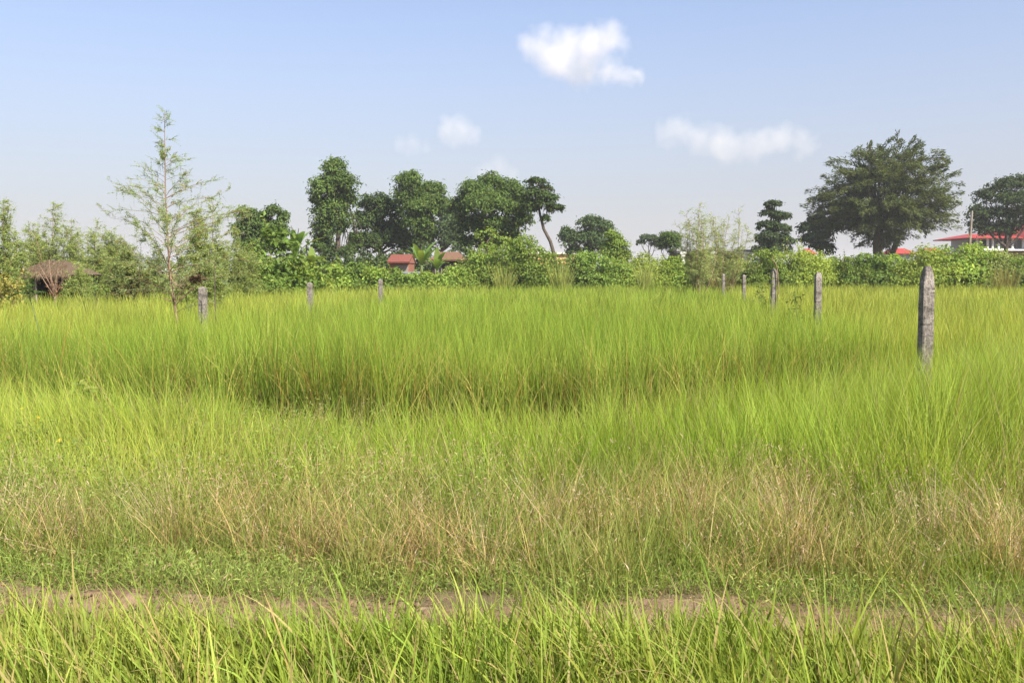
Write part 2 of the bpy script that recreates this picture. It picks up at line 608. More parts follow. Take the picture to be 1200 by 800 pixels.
def low_weeds():
    rng = RS(12)
    mb = MB()
    edge = lambda x, y: track_y(x) + .13 + .34 * (vnoise(x, y, .5, 41) - .5) + .18 * (vnoise(x, y, .13, 47) - .5)
    test = lambda x, y: (y > edge(x, y)) & (y < track_y(x) + 1.5)
    p = scatter(rng, 42000, 4.0, 7.2, test)
    n = len(p)
    p[:, 2] += rng.uniform(0, 1, n) ** 1.5 * (.05 + .1 * vnoise(p[:, 0], p[:, 1], .25, 42))
    az, el = rng.uniform(0, 6.28, n), rng.uniform(-.2, 1.0, n)
    ax = np.stack((np.cos(az) * np.cos(el), np.sin(az) * np.cos(el), np.sin(el)), 1)
    t = vnoise(p[:, 0], p[:, 1], .4, 43)
    c = jitter_cols(rng, mix((.2, .28, .05), (.31, .36, .1), t), n)
    d = rng.rand(n) < .2
    c[d] = jitter_cols(rng, (.34, .25, .14), d.sum())
    mb.leaves(p, ax, norm(rng.normal(0, .6, (n, 3)) + (0, 0, 1)), rng.uniform(.018, .05, n), rng.uniform(.0035, .0085, n), c)
    # creeping runners on both edges of the path, and a few weeds on it
    test2 = lambda x, y: (np.abs(y - track_y(x)) < .34 + .1 * vnoise(x, y, .3, 46)) & (vnoise(x, y, .42, 44) + .3 * vnoise(x, y, .09, 45) > .66)
    p = scatter(rng, 7000, 3.2, 5.2, test2)
    n = len(p)
    p[:, 2] += rng.uniform(.01, .05, n)
    az, el = rng.uniform(0, 6.28, n), rng.uniform(-.1, .9, n)
    ax = np.stack((np.cos(az) * np.cos(el), np.sin(az) * np.cos(el), np.sin(el)), 1)
    c = jitter_cols(rng, (.14, .21, .04), n)
    d = rng.rand(n) < .35
    c[d] = jitter_cols(rng, (.3, .2, .12), d.sum())
    mb.leaves(p, ax, norm(rng.normal(0, .6, (n, 3)) + (0, 0, 1)), rng.uniform(.012, .045, n), rng.uniform(.003, .007, n), c)
    # brown litter along the edges of the bare earth
    p = scatter(rng, 5000, 3.2, 5.2, lambda x, y: (np.abs(np.abs(y - track_y(x)) - .2) < .13) & (vnoise(x, y, .25, 48) > .4))
    n = len(p)
    p[:, 2] += rng.uniform(.008, .03, n)
    az, el = rng.uniform(0, 6.28, n), rng.uniform(-.1, .4, n)
    mb.leaves(p, np.stack((np.cos(az), np.sin(az), el), 1), norm(rng.normal(0, .4, (n, 3)) + (0, 0, 1)), rng.uniform(.015, .05, n), rng.uniform(.002, .005, n),
              jitter_cols(rng, mix((.16, .09, .06), (.36, .25, .16), rng.rand(n)), n))
    p = scatter(rng, 2600, 3.2, 5.2, test2)
    n = len(p)
    mb.blades(p, rng.uniform(.05, .17, n), rng.uniform(.0025, .005, n), rng.uniform(0, 6.28, n), rng.uniform(.1, .9, n), rng.uniform(0, .9, n), 3,
              jitter_cols(rng, (.17, .23, .04), n), jitter_cols(rng, (.28, .33, .09), n), face=rng.uniform(0, 3.14, n))
    # fine low blades
    p = scatter(rng, 30000, 4.0, 7.2, test)
    n = len(p)
    mb.blades(p, rng.uniform(.06, .2, n), rng.uniform(.0025, .005, n), rng.uniform(0, 6.28, n), rng.uniform(.1, .9, n), rng.uniform(0, .9, n), 3,
              jitter_cols(rng, (.17, .25, .04), n), jitter_cols(rng, (.28, .35, .09), n), face=rng.uniform(0, 3.14, n))
    o = mb.build("low_weeds", M["grass"])
    tag(o, "low creeping weeds spreading along the far edge of the footpath", "weeds", kind="stuff")


def dry_grass():
    rng = RS(13)
    mb, mg = MB(), MB()

    def test(x, y):
        t = y - track_y(x)
        far = 1.75 + .8 * (vnoise(x, y, 1.1, 52) - .5) + .25 * np.clip(x, -2, 3) * .3
        return (t > .22 + .55 * vnoise(x, y, .5, 51) - .2 * (x > -.3) * vnoise(x, y, .3, 55)) & (t < far + .25)

    p, off, cid = clumped(rng, 1500, 28, .05, 4.1, 7.4, test)
    n = len(p)
    m = rng.rand(n) < np.clip((vnoise(p[:, 0], p[:, 1], .38, 53) - .34) * 3.4 - .3 * (p[:, 0] < -1.6), .08, .85)
    p, off, cid = p[m], off[m], cid[m]
    n = len(p)
    cl = rng.normal(0, 1, (1500, 3))
    lean = off * 4 + np.stack((.05 + .35 * cl[cid, 0], .25 * cl[cid, 1]), 1) + rng.normal(0, .42, (n, 2))
    az, ph = np.arctan2(lean[:, 1], lean[:, 0]), np.linalg.norm(lean, axis=1)
    L = np.clip(rng.uniform(.1, .42, n) * (1 + .25 * cl[cid, 2]), .07, .6)
    t = rng.rand(n)
    cb = jitter_cols(rng, mix((.33, .21, .075), (.46, .34, .14), t), n, hue=.08)
    ct = jitter_cols(rng, mix((.5, .34, .14), (.68, .55, .27), t), n, hue=.08)
    tone = rng.uniform(.5, 1.2, 1500)[cid][:, None]
    cb *= tone
    ct *= tone
    mb.blades(p, L, rng.uniform(.002, .0048, n), az, ph * .6, ph * .6 + rng.uniform(-.1, .5, n), 4, cb, ct, face=rng.uniform(0, 3.14, n))
    # brittle seed heads and fallen stems
    hs = rng.choice(n, 1600, replace=False)
    for k in range(3):
        q = p[hs].copy()
        q[:, 0] += np.cos(az[hs]) * L[hs] * .5 * np.sin(ph[hs])
        q[:, 1] += np.sin(az[hs]) * L[hs] * .5 * np.sin(ph[hs])
        q[:, 2] += L[hs] * np.cos(ph[hs]) * rng.uniform(.55, .85, len(hs))
        a2 = rng.uniform(0, 6.28, len(hs))
        mb.leaves(q, np.stack((np.cos(a2) * .5, np.sin(a2) * .5, rng.uniform(.2, 1, len(hs))), 1), rng.normal(0, 1, (len(hs), 3)),
                  rng.uniform(.02, .05, len(hs)), rng.uniform(.003, .006, len(hs)), jitter_cols(rng, (.42, .32, .22), len(hs)))
    br = scatter(rng, 24000, 4.3, 7.2, test)
    m2 = rng.rand(len(br)) < np.clip((vnoise(br[:, 0], br[:, 1], .45, 53) - .3) * 2, .1, 1)
    br = br[m2]
    n = len(br)
    br[:, 2] += rng.uniform(.03, .42, n)
    mb.leaves(br, rng.normal(0, 1, (n, 3)) + (0, 0, .5), rng.normal(0, 1, (n, 3)), rng.uniform(.015, .045, n), rng.uniform(.002, .0042, n),
              jitter_cols(rng, mix((.34, .2, .12), (.54, .42, .28), rng.rand(n)), n))
    fl = scatter(rng, 1300, 4.3, 7.0, test)
    n = len(fl)
    fl[:, 2] += rng.uniform(.02, .18, n)
    mb.blades(fl, rng.uniform(.2, .5, n), rng.uniform(.002, .004, n), rng.uniform(0, 6.28, n), rng.uniform(.9, 1.4, n), rng.uniform(0, .3, n), 3,
              jitter_cols(rng, (.4, .31, .18), n), jitter_cols(rng, (.5, .41, .27), n), face=rng.uniform(0, 3.14, n))
    o = mb.build("dry_grass", M["dry"])
    tag(o, "tangled straw-coloured dry grass between the footpath and the green bank", "dry grass", kind="stuff")
    # green blades growing through it
    p, off, cid = clumped(rng, 2100, 12, .05, 4.1, 7.6, test)
    n = len(p)
    cl = rng.normal(0, 1, (2100, 3))
    lean = off * 4 + np.stack((.15 * cl[cid, 0], .15 * cl[cid, 1]), 1) + rng.normal(0, .2, (n, 2))
    az, ph = np.arctan2(lean[:, 1], lean[:, 0]), np.linalg.norm(lean, axis=1)
    L = np.clip(rng.uniform(.14, .42, n) * (1 + .2 * cl[cid, 2]), .08, .6)
    t = vnoise(p[:, 0], p[:, 1], .6, 54)
    mg.blades(p, L, rng.uniform(.0025, .0055, n), az, ph * .6, ph * .6 + rng.uniform(0, .4, n), 4,
              jitter_cols(rng, mix((.15, .22, .035), (.23, .24, .06), t), n), jitter_cols(rng, mix((.24, .34, .06), (.35, .36, .11), t), n), face=rng.uniform(0, 3.14, n))
    o = mg.build("grass", M["grass"])
    tag(o, "thin green grass growing up through the dry straw", "grass", kind="stuff")


def bank_grass():
    rng = RS(14)
    mb = MB()

    def test(x, y):
        return (y > track_y(x) + 1.15 + .7 * vnoise(x, y, .8, 61)) & (y < rice_edge(x, y) - np.interp(600 + x / np.maximum(y, 1) * F, (0, 130, 260, 660, 760, 950, 1000), (.3, .3, .38, .38, .2, .2, .0)) * (.5 + vnoise(x, y, .4, 68)))

    p, off, cid = clumped(rng, 4600, 13, .06, 5.0, 11.8, test)
    n = len(p)
    cl = rng.normal(0, 1, (4600, 3))
    right = np.clip(p[:, 0] / 3, -1, 1)
    fld = np.stack((vnoise(p[:, 0], p[:, 1], .8, 66) - .5, vnoise(p[:, 0], p[:, 1], .8, 67) - .5), 1)
    lean = off * 3.2 + fld * .7 + np.stack((-.04 + .1 * right + .14 * cl[cid, 0], .1 * cl[cid, 1]), 1) + rng.normal(0, .11, (n, 2))
    az, ph = np.arctan2(lean[:, 1], lean[:, 0]), np.linalg.norm(lean, axis=1)
    ramp = np.clip((p[:, 1] - track_y(p[:, 0]) - 1.0) / 1.2, 0, 1)
    L = rng.uniform(.28, .62, n) * (.7 + .36 * ramp) * (1 + .13 * cl[cid, 2]) * (.72 + .56 * vnoise(p[:, 0], p[:, 1], .8, 62)) * np.interp(600 + p[:, 0] / p[:, 1] * F, (0, 600, 950, 1100), (1.1, 1.05, 1.12, 1.45))
    L = np.clip(L, .1, .98)
    px = 600 + p[:, 0] / p[:, 1] * F
    gap = np.interp(px, (0, 120, 300, 650, 720, 950, 1080), (.55, .5, .34, .36, .62, .7, 1))
    L *= gap + (1 - gap) * np.clip((rice_edge(p[:, 0], p[:, 1]) - p[:, 1] - .1) / 1.0, 0, 1)
    t = vnoise(p[:, 0], p[:, 1], 1.0, 63)
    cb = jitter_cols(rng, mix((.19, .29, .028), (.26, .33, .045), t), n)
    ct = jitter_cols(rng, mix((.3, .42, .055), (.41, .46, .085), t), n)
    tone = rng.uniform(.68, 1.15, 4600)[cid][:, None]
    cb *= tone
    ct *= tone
    old = rng.rand(n) < .06 + .12 * (vnoise(p[:, 0], p[:, 1], .4, 64) > .7)
    cb[old], ct[old] = jitter_cols(rng, (.26, .2, .08), old.sum()), jitter_cols(rng, (.4, .32, .16), old.sum())
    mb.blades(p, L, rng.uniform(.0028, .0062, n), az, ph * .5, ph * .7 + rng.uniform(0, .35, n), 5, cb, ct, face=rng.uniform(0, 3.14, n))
    # dead stems and seed stalks low in the bank
    p = scatter(rng, 9000, 5.0, 11.5, test)
    n = len(p)
    mb.blades(p, rng.uniform(.12, .5, n), rng.uniform(.002, .004, n), rng.uniform(0, 6.28, n), rng.uniform(.05, 1.1, n), rng.uniform(-.2, .7, n), 4,
              jitter_cols(rng, (.26, .19, .1), n), jitter_cols(rng, (.46, .37, .2), n), face=rng.uniform(0, 3.14, n))
    o = mb.build("grass", M["grass"])
    tag(o, "tall lime-green grass on the bank before the rice", "grass", kind="stuff")


def post_line(y):
    """x of the two rows of posts, the sides of the middle plot."""
    return np.interp(y, (8, 14.5, 21, 27, 50), (-5.1, -4.95, -4.65, -3.9, -1.0)), np.interp(y, (9.2, 16, 29, 38, 52), (4.2, 5.45, 7.45, 9.0, 11.5))


def rice():
    rng = RS(15)
    mid, side = MB(), MB()
    bands = ((7.6, 13, .165, 27, .0075, 5), (13, 20, .23, 17, .010, 4), (20, 32, .34, 15, .016, 4), (32, 52, .5, 15, .026, 3))
    for y0, y1, sp, per, wid, segs in bands:
        ys = np.arange(y0, y1, sp)
        pts = []
        for y in ys:
            half = .64 * y + 1.5
            xs = np.arange(-half, half, sp)
            pts.append(np.stack((xs, np.full(len(xs), y)), 1))
        c = np.concatenate(pts) + 0
        c += rng.normal(0, sp * .2, c.shape)
        ok = (c[:, 1] > rice_edge(c[:, 0], c[:, 1])) & (c[:, 1] < rice_far(c[:, 0], c[:, 1]))
        c = c[ok]
        lx, rx = post_line(c[:, 1])
        for is_mid, mb in ((True, mid), (False, side)):
            inside = (c[:, 0] > lx) & (c[:, 0] < rx)
            left_near = (c[:, 0] <= lx) & (c[:, 1] < 11.5)       # the green plot goes on past the bare ends of the post row
            sel = c[(inside | left_near) == is_mid]
            if not len(sel):
                continue
            cid = np.repeat(np.arange(len(sel)), per)
            off = rng.normal(0, 1, (len(cid), 2))
            p = np.column_stack((sel[cid] + off * min(.03 + sp * .12, .09), np.zeros(len(cid))))
            p[:, 2] = gz(p[:, 0], p[:, 1]) - .02
            n = len(p)
            hgt = (1.04 if is_mid else .96) * (1 + .09 * rng.normal(0, 1, len(sel)))[cid] * (.95 + .1 * vnoise(p[:, 0], p[:, 1], 1.4, 71))
            if is_mid:
                hgt *= 1 - .1 * np.clip((p[:, 1] - 14) / 20, 0, 1)
            L = hgt * rng.uniform(.7, 1.03, n)
            lean = off * .07 + np.stack((vnoise(p[:, 0], p[:, 1], 1.1, 74) - .5, vnoise(p[:, 0], p[:, 1], 1.1, 75) - .5), 1) * .11 + rng.normal(0, .05, (n, 2)) + (rng.normal(0, .045, (len(sel), 2)))[cid]
            az, ph = np.arctan2(lean[:, 1], lean[:, 0]), np.linalg.norm(lean, axis=1)
            t = np.clip(vnoise(p[:, 0], p[:, 1], 3.0, 72) * .8 + .4 * vnoise(p[:, 0], p[:, 1], .6, 73) - .1, 0, 1)
            if is_mid:
                cb = jitter_cols(rng, mix((.06, .125, .017), (.1, .16, .024), t), n)  # dark stem bases: shade low in the crop put into the colour
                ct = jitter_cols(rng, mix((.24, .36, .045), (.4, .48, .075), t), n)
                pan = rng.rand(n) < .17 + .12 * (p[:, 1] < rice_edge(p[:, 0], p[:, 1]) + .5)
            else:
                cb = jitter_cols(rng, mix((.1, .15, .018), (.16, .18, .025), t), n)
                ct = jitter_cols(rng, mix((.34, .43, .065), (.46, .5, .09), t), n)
                pan = rng.rand(n) < .17
            cb[pan] = jitter_cols(rng, (.28, .22, .05), pan.sum())
            ct[pan] = jitter_cols(rng, (.52, .49, .14), pan.sum())
            tone = rng.uniform(.55, 1.2, len(sel))[cid][:, None]
            cb *= tone
            ct *= tone
            w = wid * rng.uniform(.6, 1.25, n)
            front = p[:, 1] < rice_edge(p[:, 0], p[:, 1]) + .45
            cb[front] *= .8  # front row bases darkened further, painting the shaded gap before the rice
            oldl = front & (rng.rand(n) < .1)
            ct[oldl] = jitter_cols(rng, (.5, .33, .1), oldl.sum())
            ph = np.where(front, ph * .7, ph)
            # ears bend over, leaves stay upright with a nodding tip
            p1 = np.where(pan, rng.uniform(.6, 1.6, n), rng.uniform(0, .42, n))
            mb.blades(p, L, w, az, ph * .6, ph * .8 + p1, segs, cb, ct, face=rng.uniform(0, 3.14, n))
    o = mid.build("rice_crop", M["grass"])
    tag(o, "dense green rice standing between the two rows of concrete posts", "rice", kind="stuff")
    o = side.build("rice_crop", M["grass"])
    tag(o, "yellowing ripening rice outside the two rows of concrete posts", "rice", kind="stuff")


def bank_weeds():
    rng = RS(16)
    mb = MB()
    test = lambda x, y: (y > track_y(x) + .8) & (y < rice_edge(x, y) - .3) & (vnoise(x, y, .5, 81) * .6 + .55 - .22 * (x + 2.2) > .5)
    p, off, cid = clumped(rng, 900, 40, .07, 4.8, 9.0, test)
    n = len(p)
    hgt = (rng.uniform(.15, .5, 900))[cid]
    p[:, 2] += hgt * rng.rand(n) ** .7
    az, el = rng.uniform(0, 6.28, n), rng.uniform(-.2, 1.0, n)
    ax = np.stack((np.cos(az) * np.cos(el), np.sin(az) * np.cos(el), np.sin(el)), 1)
    c = jitter_cols(rng, mix((.17, .25, .05), (.28, .34, .09), rng.rand(900)[cid]), n)
    d = rng.rand(n) < .1
    c[d] = jitter_cols(rng, (.38, .26, .15), d.sum())
    mb.leaves(p, ax, norm(rng.normal(0, .6, (n, 3)) + (0, 0, 1)), rng.uniform(.02, .05, n), rng.uniform(.004, .01, n), c)
    o = mb.build("weeds", M["grass"])
    tag(o, "fine leafy weeds mixed into the bank grass at the frame's weedier side", "weeds", kind="stuff")


bank_weeds()
foreground_grass()
low_weeds()
dry_grass()
bank_grass()
rice()

# ---------------------------------------------------------------- concrete posts


def post(px, d, top_py, w, label, tilt=(0, 0), pointed=.5, seed=0):
    top = at(px, top_py, d)
    z0 = -.35
    H = top[2] - z0
    rng = RS(seed)
    mb = MB()
    per, rings = 6, 64
    k = np.arange(per) / per * 2 - 1
    sq = np.concatenate((np.stack((k, -np.ones(per)), 1), np.stack((np.ones(per), k), 1), np.stack((-k, np.ones(per)), 1), np.stack((-np.ones(per), -k), 1)))
    rr = np.linalg.norm(sq, axis=1)
    sq = sq * np.minimum(1, 1.3 / rr)[:, None]                    # worn corners
    ang = np.arctan2(sq[:, 1], sq[:, 0])
    zt = np.linspace(0, 1, rings)
    v = []
    for i, t in enumerate(zt):
        s = w / 2 * (1.06 - .08 * t)
        rem = (1 - t) * H
        tip = .13 * pointed / .5
        if rem < tip:
            s *= .42 + .58 * math.sqrt(rem / tip)
        jit = 1 + .09 * (vnoise(ang * 1.3, np.full(len(ang), t * H), .16, seed + 1) - .5) + .05 * (vnoise(ang * 2, np.full(len(ang), t * H), .04, seed + 2) - .5)
        v.append(np.column_stack((sq * s * jit[:, None] + np.array(tilt) * t * H, np.full(len(sq), t * H))))
    m = len(sq)
    V = np.concatenate(v + [np.repeat([[tilt[0] * H, tilt[1] * H, H + .004]], m, 0)])
    i = np.arange(rings)[:, None] * m
    j = np.arange(m)[None]
    j2 = (j + 1) % m
    q = np.stack((i + j, i + j2, i + m + j2, i + m + j), -1).reshape(-1, 4)
    mb.add(V, q, (.3, .28, .25))
    o = mb.build("concrete_post", M["concrete"], loc=(top[0] - tilt[0] * H, d, z0), smooth=False)
    return tag(o, label, "post", "concrete posts around the middle rice plot")


post(1087, 9.2, 312, .12, "tall grey concrete post with pointed top and dark side, closest and largest of all", (-.004, 0), .75, 5)
post(959, 16.0, 319, .115, "pale speckled concrete post in the rice, next behind the tallest post", (-.006, 0), .35, 15)
post(907, 21.0, 315, .115, "brownish concrete post with a thin bent dead twig rising at its top", (.0, 0), .3, 25)
post(872, 28.5, 322, .105, "thin dull concrete post between the twig-topped post and the faint farthest one", (.004, 0), .2, 35)
post(848, 37, 321, .115, "faint farthest concrete post almost lost against the hedge", (0, 0), .2, 45)
post(237, 14.5, 336, .125, "stained concrete post beside the thin feathery sapling", (-.02, 0), .1, 55)
post(363, 21, 331, .125, "short concrete post in the rice before the broad-leaved bright bush", (-.012, 0), .1, 65)
post(446, 27, 327, .125, "short concrete post in the rice below the red tiled house", (0, 0), .1, 75)

# ---------------------------------------------------------------- trees and shrubs


def rel(base, px, py, d, dy=0.0):
    """Local coordinates of a pixel at distance d, from a base point."""
    p = at(px, py, d) - np.asarray(base)
    p[1] += dy
    return p


def crown_leaves(mb, lobes, n, leaf, cols, rng, aspect=.5, clump=.3, up=.6, shell=.3, per=26, below=.25):
    tot = sum(l[3] * l[5] + l[4] * l[5] for l in lobes)
    for (cx, cy_, cz, rx, ry, rz) in lobes:
        ni = max(20, int(n * (rx * rz + ry * rz) / tot))
        nc = max(5, ni // per)
        d = norm(rng.normal(0, 1, (nc, 3)))
        low = (d[:, 2] < -.2) & (rng.rand(nc) > below)
        d[low, 2] *= -1
        r = rng.uniform(shell, 1, nc) ** .5
        r *= rng.uniform(.85, 1.12, nc)
        cc = d * r[:, None] * (rx, ry, rz) + (cx, cy_, cz)
        lobe_tone = rng.uniform(.82, 1.2)
        cid = np.repeat(np.arange(nc), per)
        cs = clump * min(rx, ry, rz) * rng.uniform(.6, 1.4, nc)
        g = rng.normal(0, .55, (nc * per, 3)) * (1, 1, .6)
        p = cc[cid] + g * cs[cid][:, None]
        nrm = norm(d[cid] * .5 + g * .35 + (0, 0, up) + rng.normal(0, .5, (nc * per, 3)))
        ax = norm(np.cross(nrm, rng.normal(0, 1, (nc * per, 3))) + (0, 0, -.25))
        m = nc * per
        t = np.clip(rng.rand(nc)[cid] * .6 + rng.rand(m) * .5, 0, 1)
        c = jitter_cols(rng, mix(cols[0], cols[1], t), m, .75, 1.25) * lobe_tone
        L = leaf * rng.uniform(.6, 1.35, m)
        mb.leaves(p, ax, nrm, L, L * aspect, c)


def bend_path(a, b, k, rng, sag=.06):
    a, b = np.asarray(a, float), np.asarray(b, float)
    t = np.linspace(0, 1, k)[:, None]
    L = np.linalg.norm(b - a)
    w1, w2 = rng.normal(0, sag * L, 3), rng.normal(0, sag * L * .5, 3)
    return a * (1 - t) + b * t + np.sin(t * math.pi) * w1 + np.sin(t * 2 * math.pi) * w2


def tree(name, label, cat, px, d, lobes, n, leaf, cols, seed, trunk_r=.25, fork=.45, group=None, aspect=.5, clump=.3, up=.6, shell=.3, bark="bark", trunk_px=None, mat="leaf", depth=1.0, trunk_path=None):
    """lobes: (px, py, rx px, rz px, depth offset m)"""
    rng = RS(seed)
    n, leaf = int(n * 1.75), leaf * .76
    b = at(px, HORIZON, d)
    b[2] = -.1
    root = empty(name, b, label, cat, group)
    s = d / F
    lo = []
    for l in lobes:
        q = rel(b, l[0], l[1], d, l[4] if len(l) > 4 else 0)
        lo.append((q[0], q[1], q[2], l[2] * s, max(l[2], l[3] * .8) * s * depth, l[3] * s))
    mb = MB()
    top = max(l[2] for l in lo)
    if trunk_path:
        pth = [rel(b, x, y, d) for x, y in trunk_path]
        pth[0][2] = -.2
        pth = np.array(pth)
        mb.tube(pth, np.linspace(trunk_r, trunk_r * .4, len(pth)), (.2, .16, .12), 8)
        fk = pth[-1]
    else:
        cx = np.average([l[0] for l in lo], weights=[l[3] * l[5] for l in lo])
        fk = np.array((cx * .5, 0, top * fork))
        pth = bend_path((0, 0, -.2), fk, 7, rng, .03)
        mb.tube(pth, np.linspace(trunk_r * 1.15, trunk_r * .75, 7), (.2, .16, .12), 8)
    for l in lo:
        e = np.array(l[:3]) + (0, 0, l[5] * .3)
        p = bend_path(fk, e, 7, rng, .08)
        mb.tube(p, np.linspace(trunk_r * .5, trunk_r * .1, 7), (.2, .16, .12), 5)
        for k in range(5):
            dd = norm(rng.normal(0, 1, 3)[None])[0] * np.array(l[3:6]) * .9
            q = bend_path(p[rng.randint(3, 6)], np.array(l[:3]) + dd, 5, rng, .08)
            mb.tube(q, np.linspace(trunk_r * .2, trunk_r * .04, 5), (.2, .16, .12), 4)
    mb.build("trunk", M[bark], root, smooth=True)
    cb = MB()
    crown_leaves(cb, lo, n, leaf, cols, rng, aspect, clump, up, shell)
    cb.build("crown", M[mat], root)
    return root


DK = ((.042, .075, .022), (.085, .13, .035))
MD = ((.055, .1, .024), (.12, .18, .04))
YG = ((.12, .19, .032), (.23, .31, .06))

G_BACK = "trees behind the rice field"
tree("tree", "tall narrow tree with a column-shaped crown on a bare lower trunk", "tree", 391, 66,
     [(392, 200, 13, 17), (399, 216, 17, 18), (380, 226, 14, 20, -.6), (402, 236, 14, 18, .5), (388, 250, 20, 18), (379, 272, 13, 18), (398, 262, 13, 13), (370, 238, 7, 9), (414, 282, 8, 12, 1), (377, 290, 10, 10), (374, 284, 9, 14, .8), (384, 298, 12, 10, 1), (408, 296, 10, 10, .6)],
     9000, .3, MD, 101, .22, .5, G_BACK, clump=.4, trunk_path=[(395, 318), (396, 290), (397, 262), (396, 230), (394, 205)])
tree("tree", "broad dark low-branching tree beside the tall column-shaped one", "tree", 445, 72,
     [(440, 240, 20, 14), (455, 250, 20, 17), (432, 262, 18, 18), (458, 272, 22, 18), (440, 285, 24, 16), (422, 288, 13, 16), (470, 285, 16, 18)],
     8000, .32, DK, 102, .25, .45, G_BACK)
tree("tree", "tall tree with two rounded heads rising over the red tiled house", "tree", 495, 70,
     [(478, 214, 15, 15), (480, 232, 17, 17), (505, 224, 15, 14, .8), (508, 240, 14, 15), (494, 246, 22, 17), (490, 262, 19, 14), (497, 276, 13, 14)],
     9000, .3, MD, 103, .22, .55, G_BACK, clump=.36)
tree("tree", "paler hazy tree half hidden behind the two-headed tree", "tree", 520, 92,
     [(520, 243, 13, 14), (526, 262, 14, 16), (512, 276, 22, 18), (532, 285, 16, 14), (490, 285, 18, 12)],
     5000, .36, ((.06, .1, .035), (.1, .15, .05)), 104, .22, .45, G_BACK)
tree("tree", "large round-crowned tree standing left of the leaning bare-trunked tree", "tree", 576, 68,
     [(577, 217, 17, 15), (556, 228, 19, 16, -.8), (598, 227, 19, 16), (541, 246, 14, 18), (570, 245, 24, 20, -1.5), (604, 246, 20, 17, -.5), (553, 268, 22, 18), (585, 270, 22, 18, -1), (612, 262, 13, 14), (560, 286, 26, 12), (600, 280, 14, 12)],
     14000, .3, MD, 105, .32, .4, G_BACK, clump=.34)
tree("leaning_tree", "slender leaning tree with a bare curved trunk and flat leaf pads", "tree", 650, 64,
     [(628, 213, 14, 5), (640, 220, 10, 4, .5), (625, 228, 17, 8), (641, 232, 13, 7), (634, 240, 16, 7), (651, 245, 10, 6), (640, 256, 6, 5), (620, 242, 10, 8)],
     4200, .26, DK, 106, .15, .5, None, clump=.5, up=1.2, trunk_path=[(651, 318), (650, 300), (645, 283), (637, 268), (633, 252), (630, 236), (627, 222)])
tree("tree", "medium tree with ragged top behind the ochre building and leaning tree", "tree", 690, 84,
     [(694, 264, 19, 10), (710, 268, 9, 9), (690, 280, 20, 11), (668, 280, 12, 10), (664, 274, 7, 8), (672, 294, 10, 7), (700, 290, 16, 9)],
     5200, .34, ((.05, .085, .03), (.085, .13, .045)), 107, .2, .5, G_BACK, clump=.42)
tree("tree", "upright pale green vine-hung tree inside the hedge", "tree", 719, 56,
     [(717, 278, 10, 7), (722, 288, 13, 10), (716, 298, 12, 10), (728, 300, 10, 10)],
     3400, .2, YG, 108, .1, .6, None, clump=.45, mat="vine")
tree("tree", "small far tree with a flat open crown beside the rounded one", "tree", 760, 105,
     [(758, 279, 10, 4), (766, 280, 9, 4), (752, 284, 6, 3), (770, 287, 7, 5)],
     1300, .34, ((.05, .08, .035), (.08, .11, .045)), 109, .12, .6, None, clump=.5)
tree("tree", "small neatly rounded bright tree over the hedge", "tree", 785, 78,
     [(785, 280, 13, 10), (786, 288, 14, 9), (778, 286, 7, 8)],
     3600, .22, ((.055, .1, .018), (.1, .16, .03)), 110, .12, .5, None, clump=.3)
tree("tree", "dark layered conical tree with a browned top", "tree", 907, 74,
     [(906, 240, 9, 6), (901, 250, 10, 5), (914, 253, 14, 5), (922, 253, 6, 4), (900, 264, 14, 6), (913, 268, 14, 6), (905, 278, 20, 8), (893, 283, 9, 8), (918, 284, 13, 8), (904, 294, 22, 9)],
     6000, .3, ((.035, .06, .025), (.075, .11, .04)), 111, .16, .7, None, clump=.42, up=1.0)
tree("tree", "small dark broad-leaved tree at the foot of the huge spreading tree", "tree", 960, 84,
     [(957, 258, 10, 8), (948, 268, 13, 8), (968, 266, 16, 10), (957, 280, 18, 10), (966, 290, 14, 8)],
     4200, .36, ((.035, .065, .028), (.07, .105, .045)), 112, .16, .55, None, clump=.4)
tree("tree", "dense tree shading the red-roofed veranda house", "tree", 1177, 88,
     [(1178, 220, 20, 12), (1196, 216, 18, 12), (1160, 232, 18, 12), (1185, 238, 26, 14, -1), (1146, 250, 14, 12), (1168, 254, 22, 14), (1200, 250, 20, 14), (1143, 266, 11, 10), (1160, 270, 18, 9), (1182, 266, 14, 9), (1205, 262, 14, 10), (1222, 240, 18, 16)],
     10000, .32, ((.035, .06, .025), (.075, .11, .035)), 113, .28, .4, None, clump=.36, shell=.2)
tree("tree", "rounded dark trees showing above the bright broad-leaved bush", "tree", 305, 60,
     [(290, 252, 15, 10), (320, 250, 15, 10), (330, 258, 8, 10), (304, 262, 18, 12), (290, 272, 20, 14), (320, 272, 18, 14), (304, 290, 26, 16)],
     7000, .26, MD, 114, .2, .45, None, clump=.36)


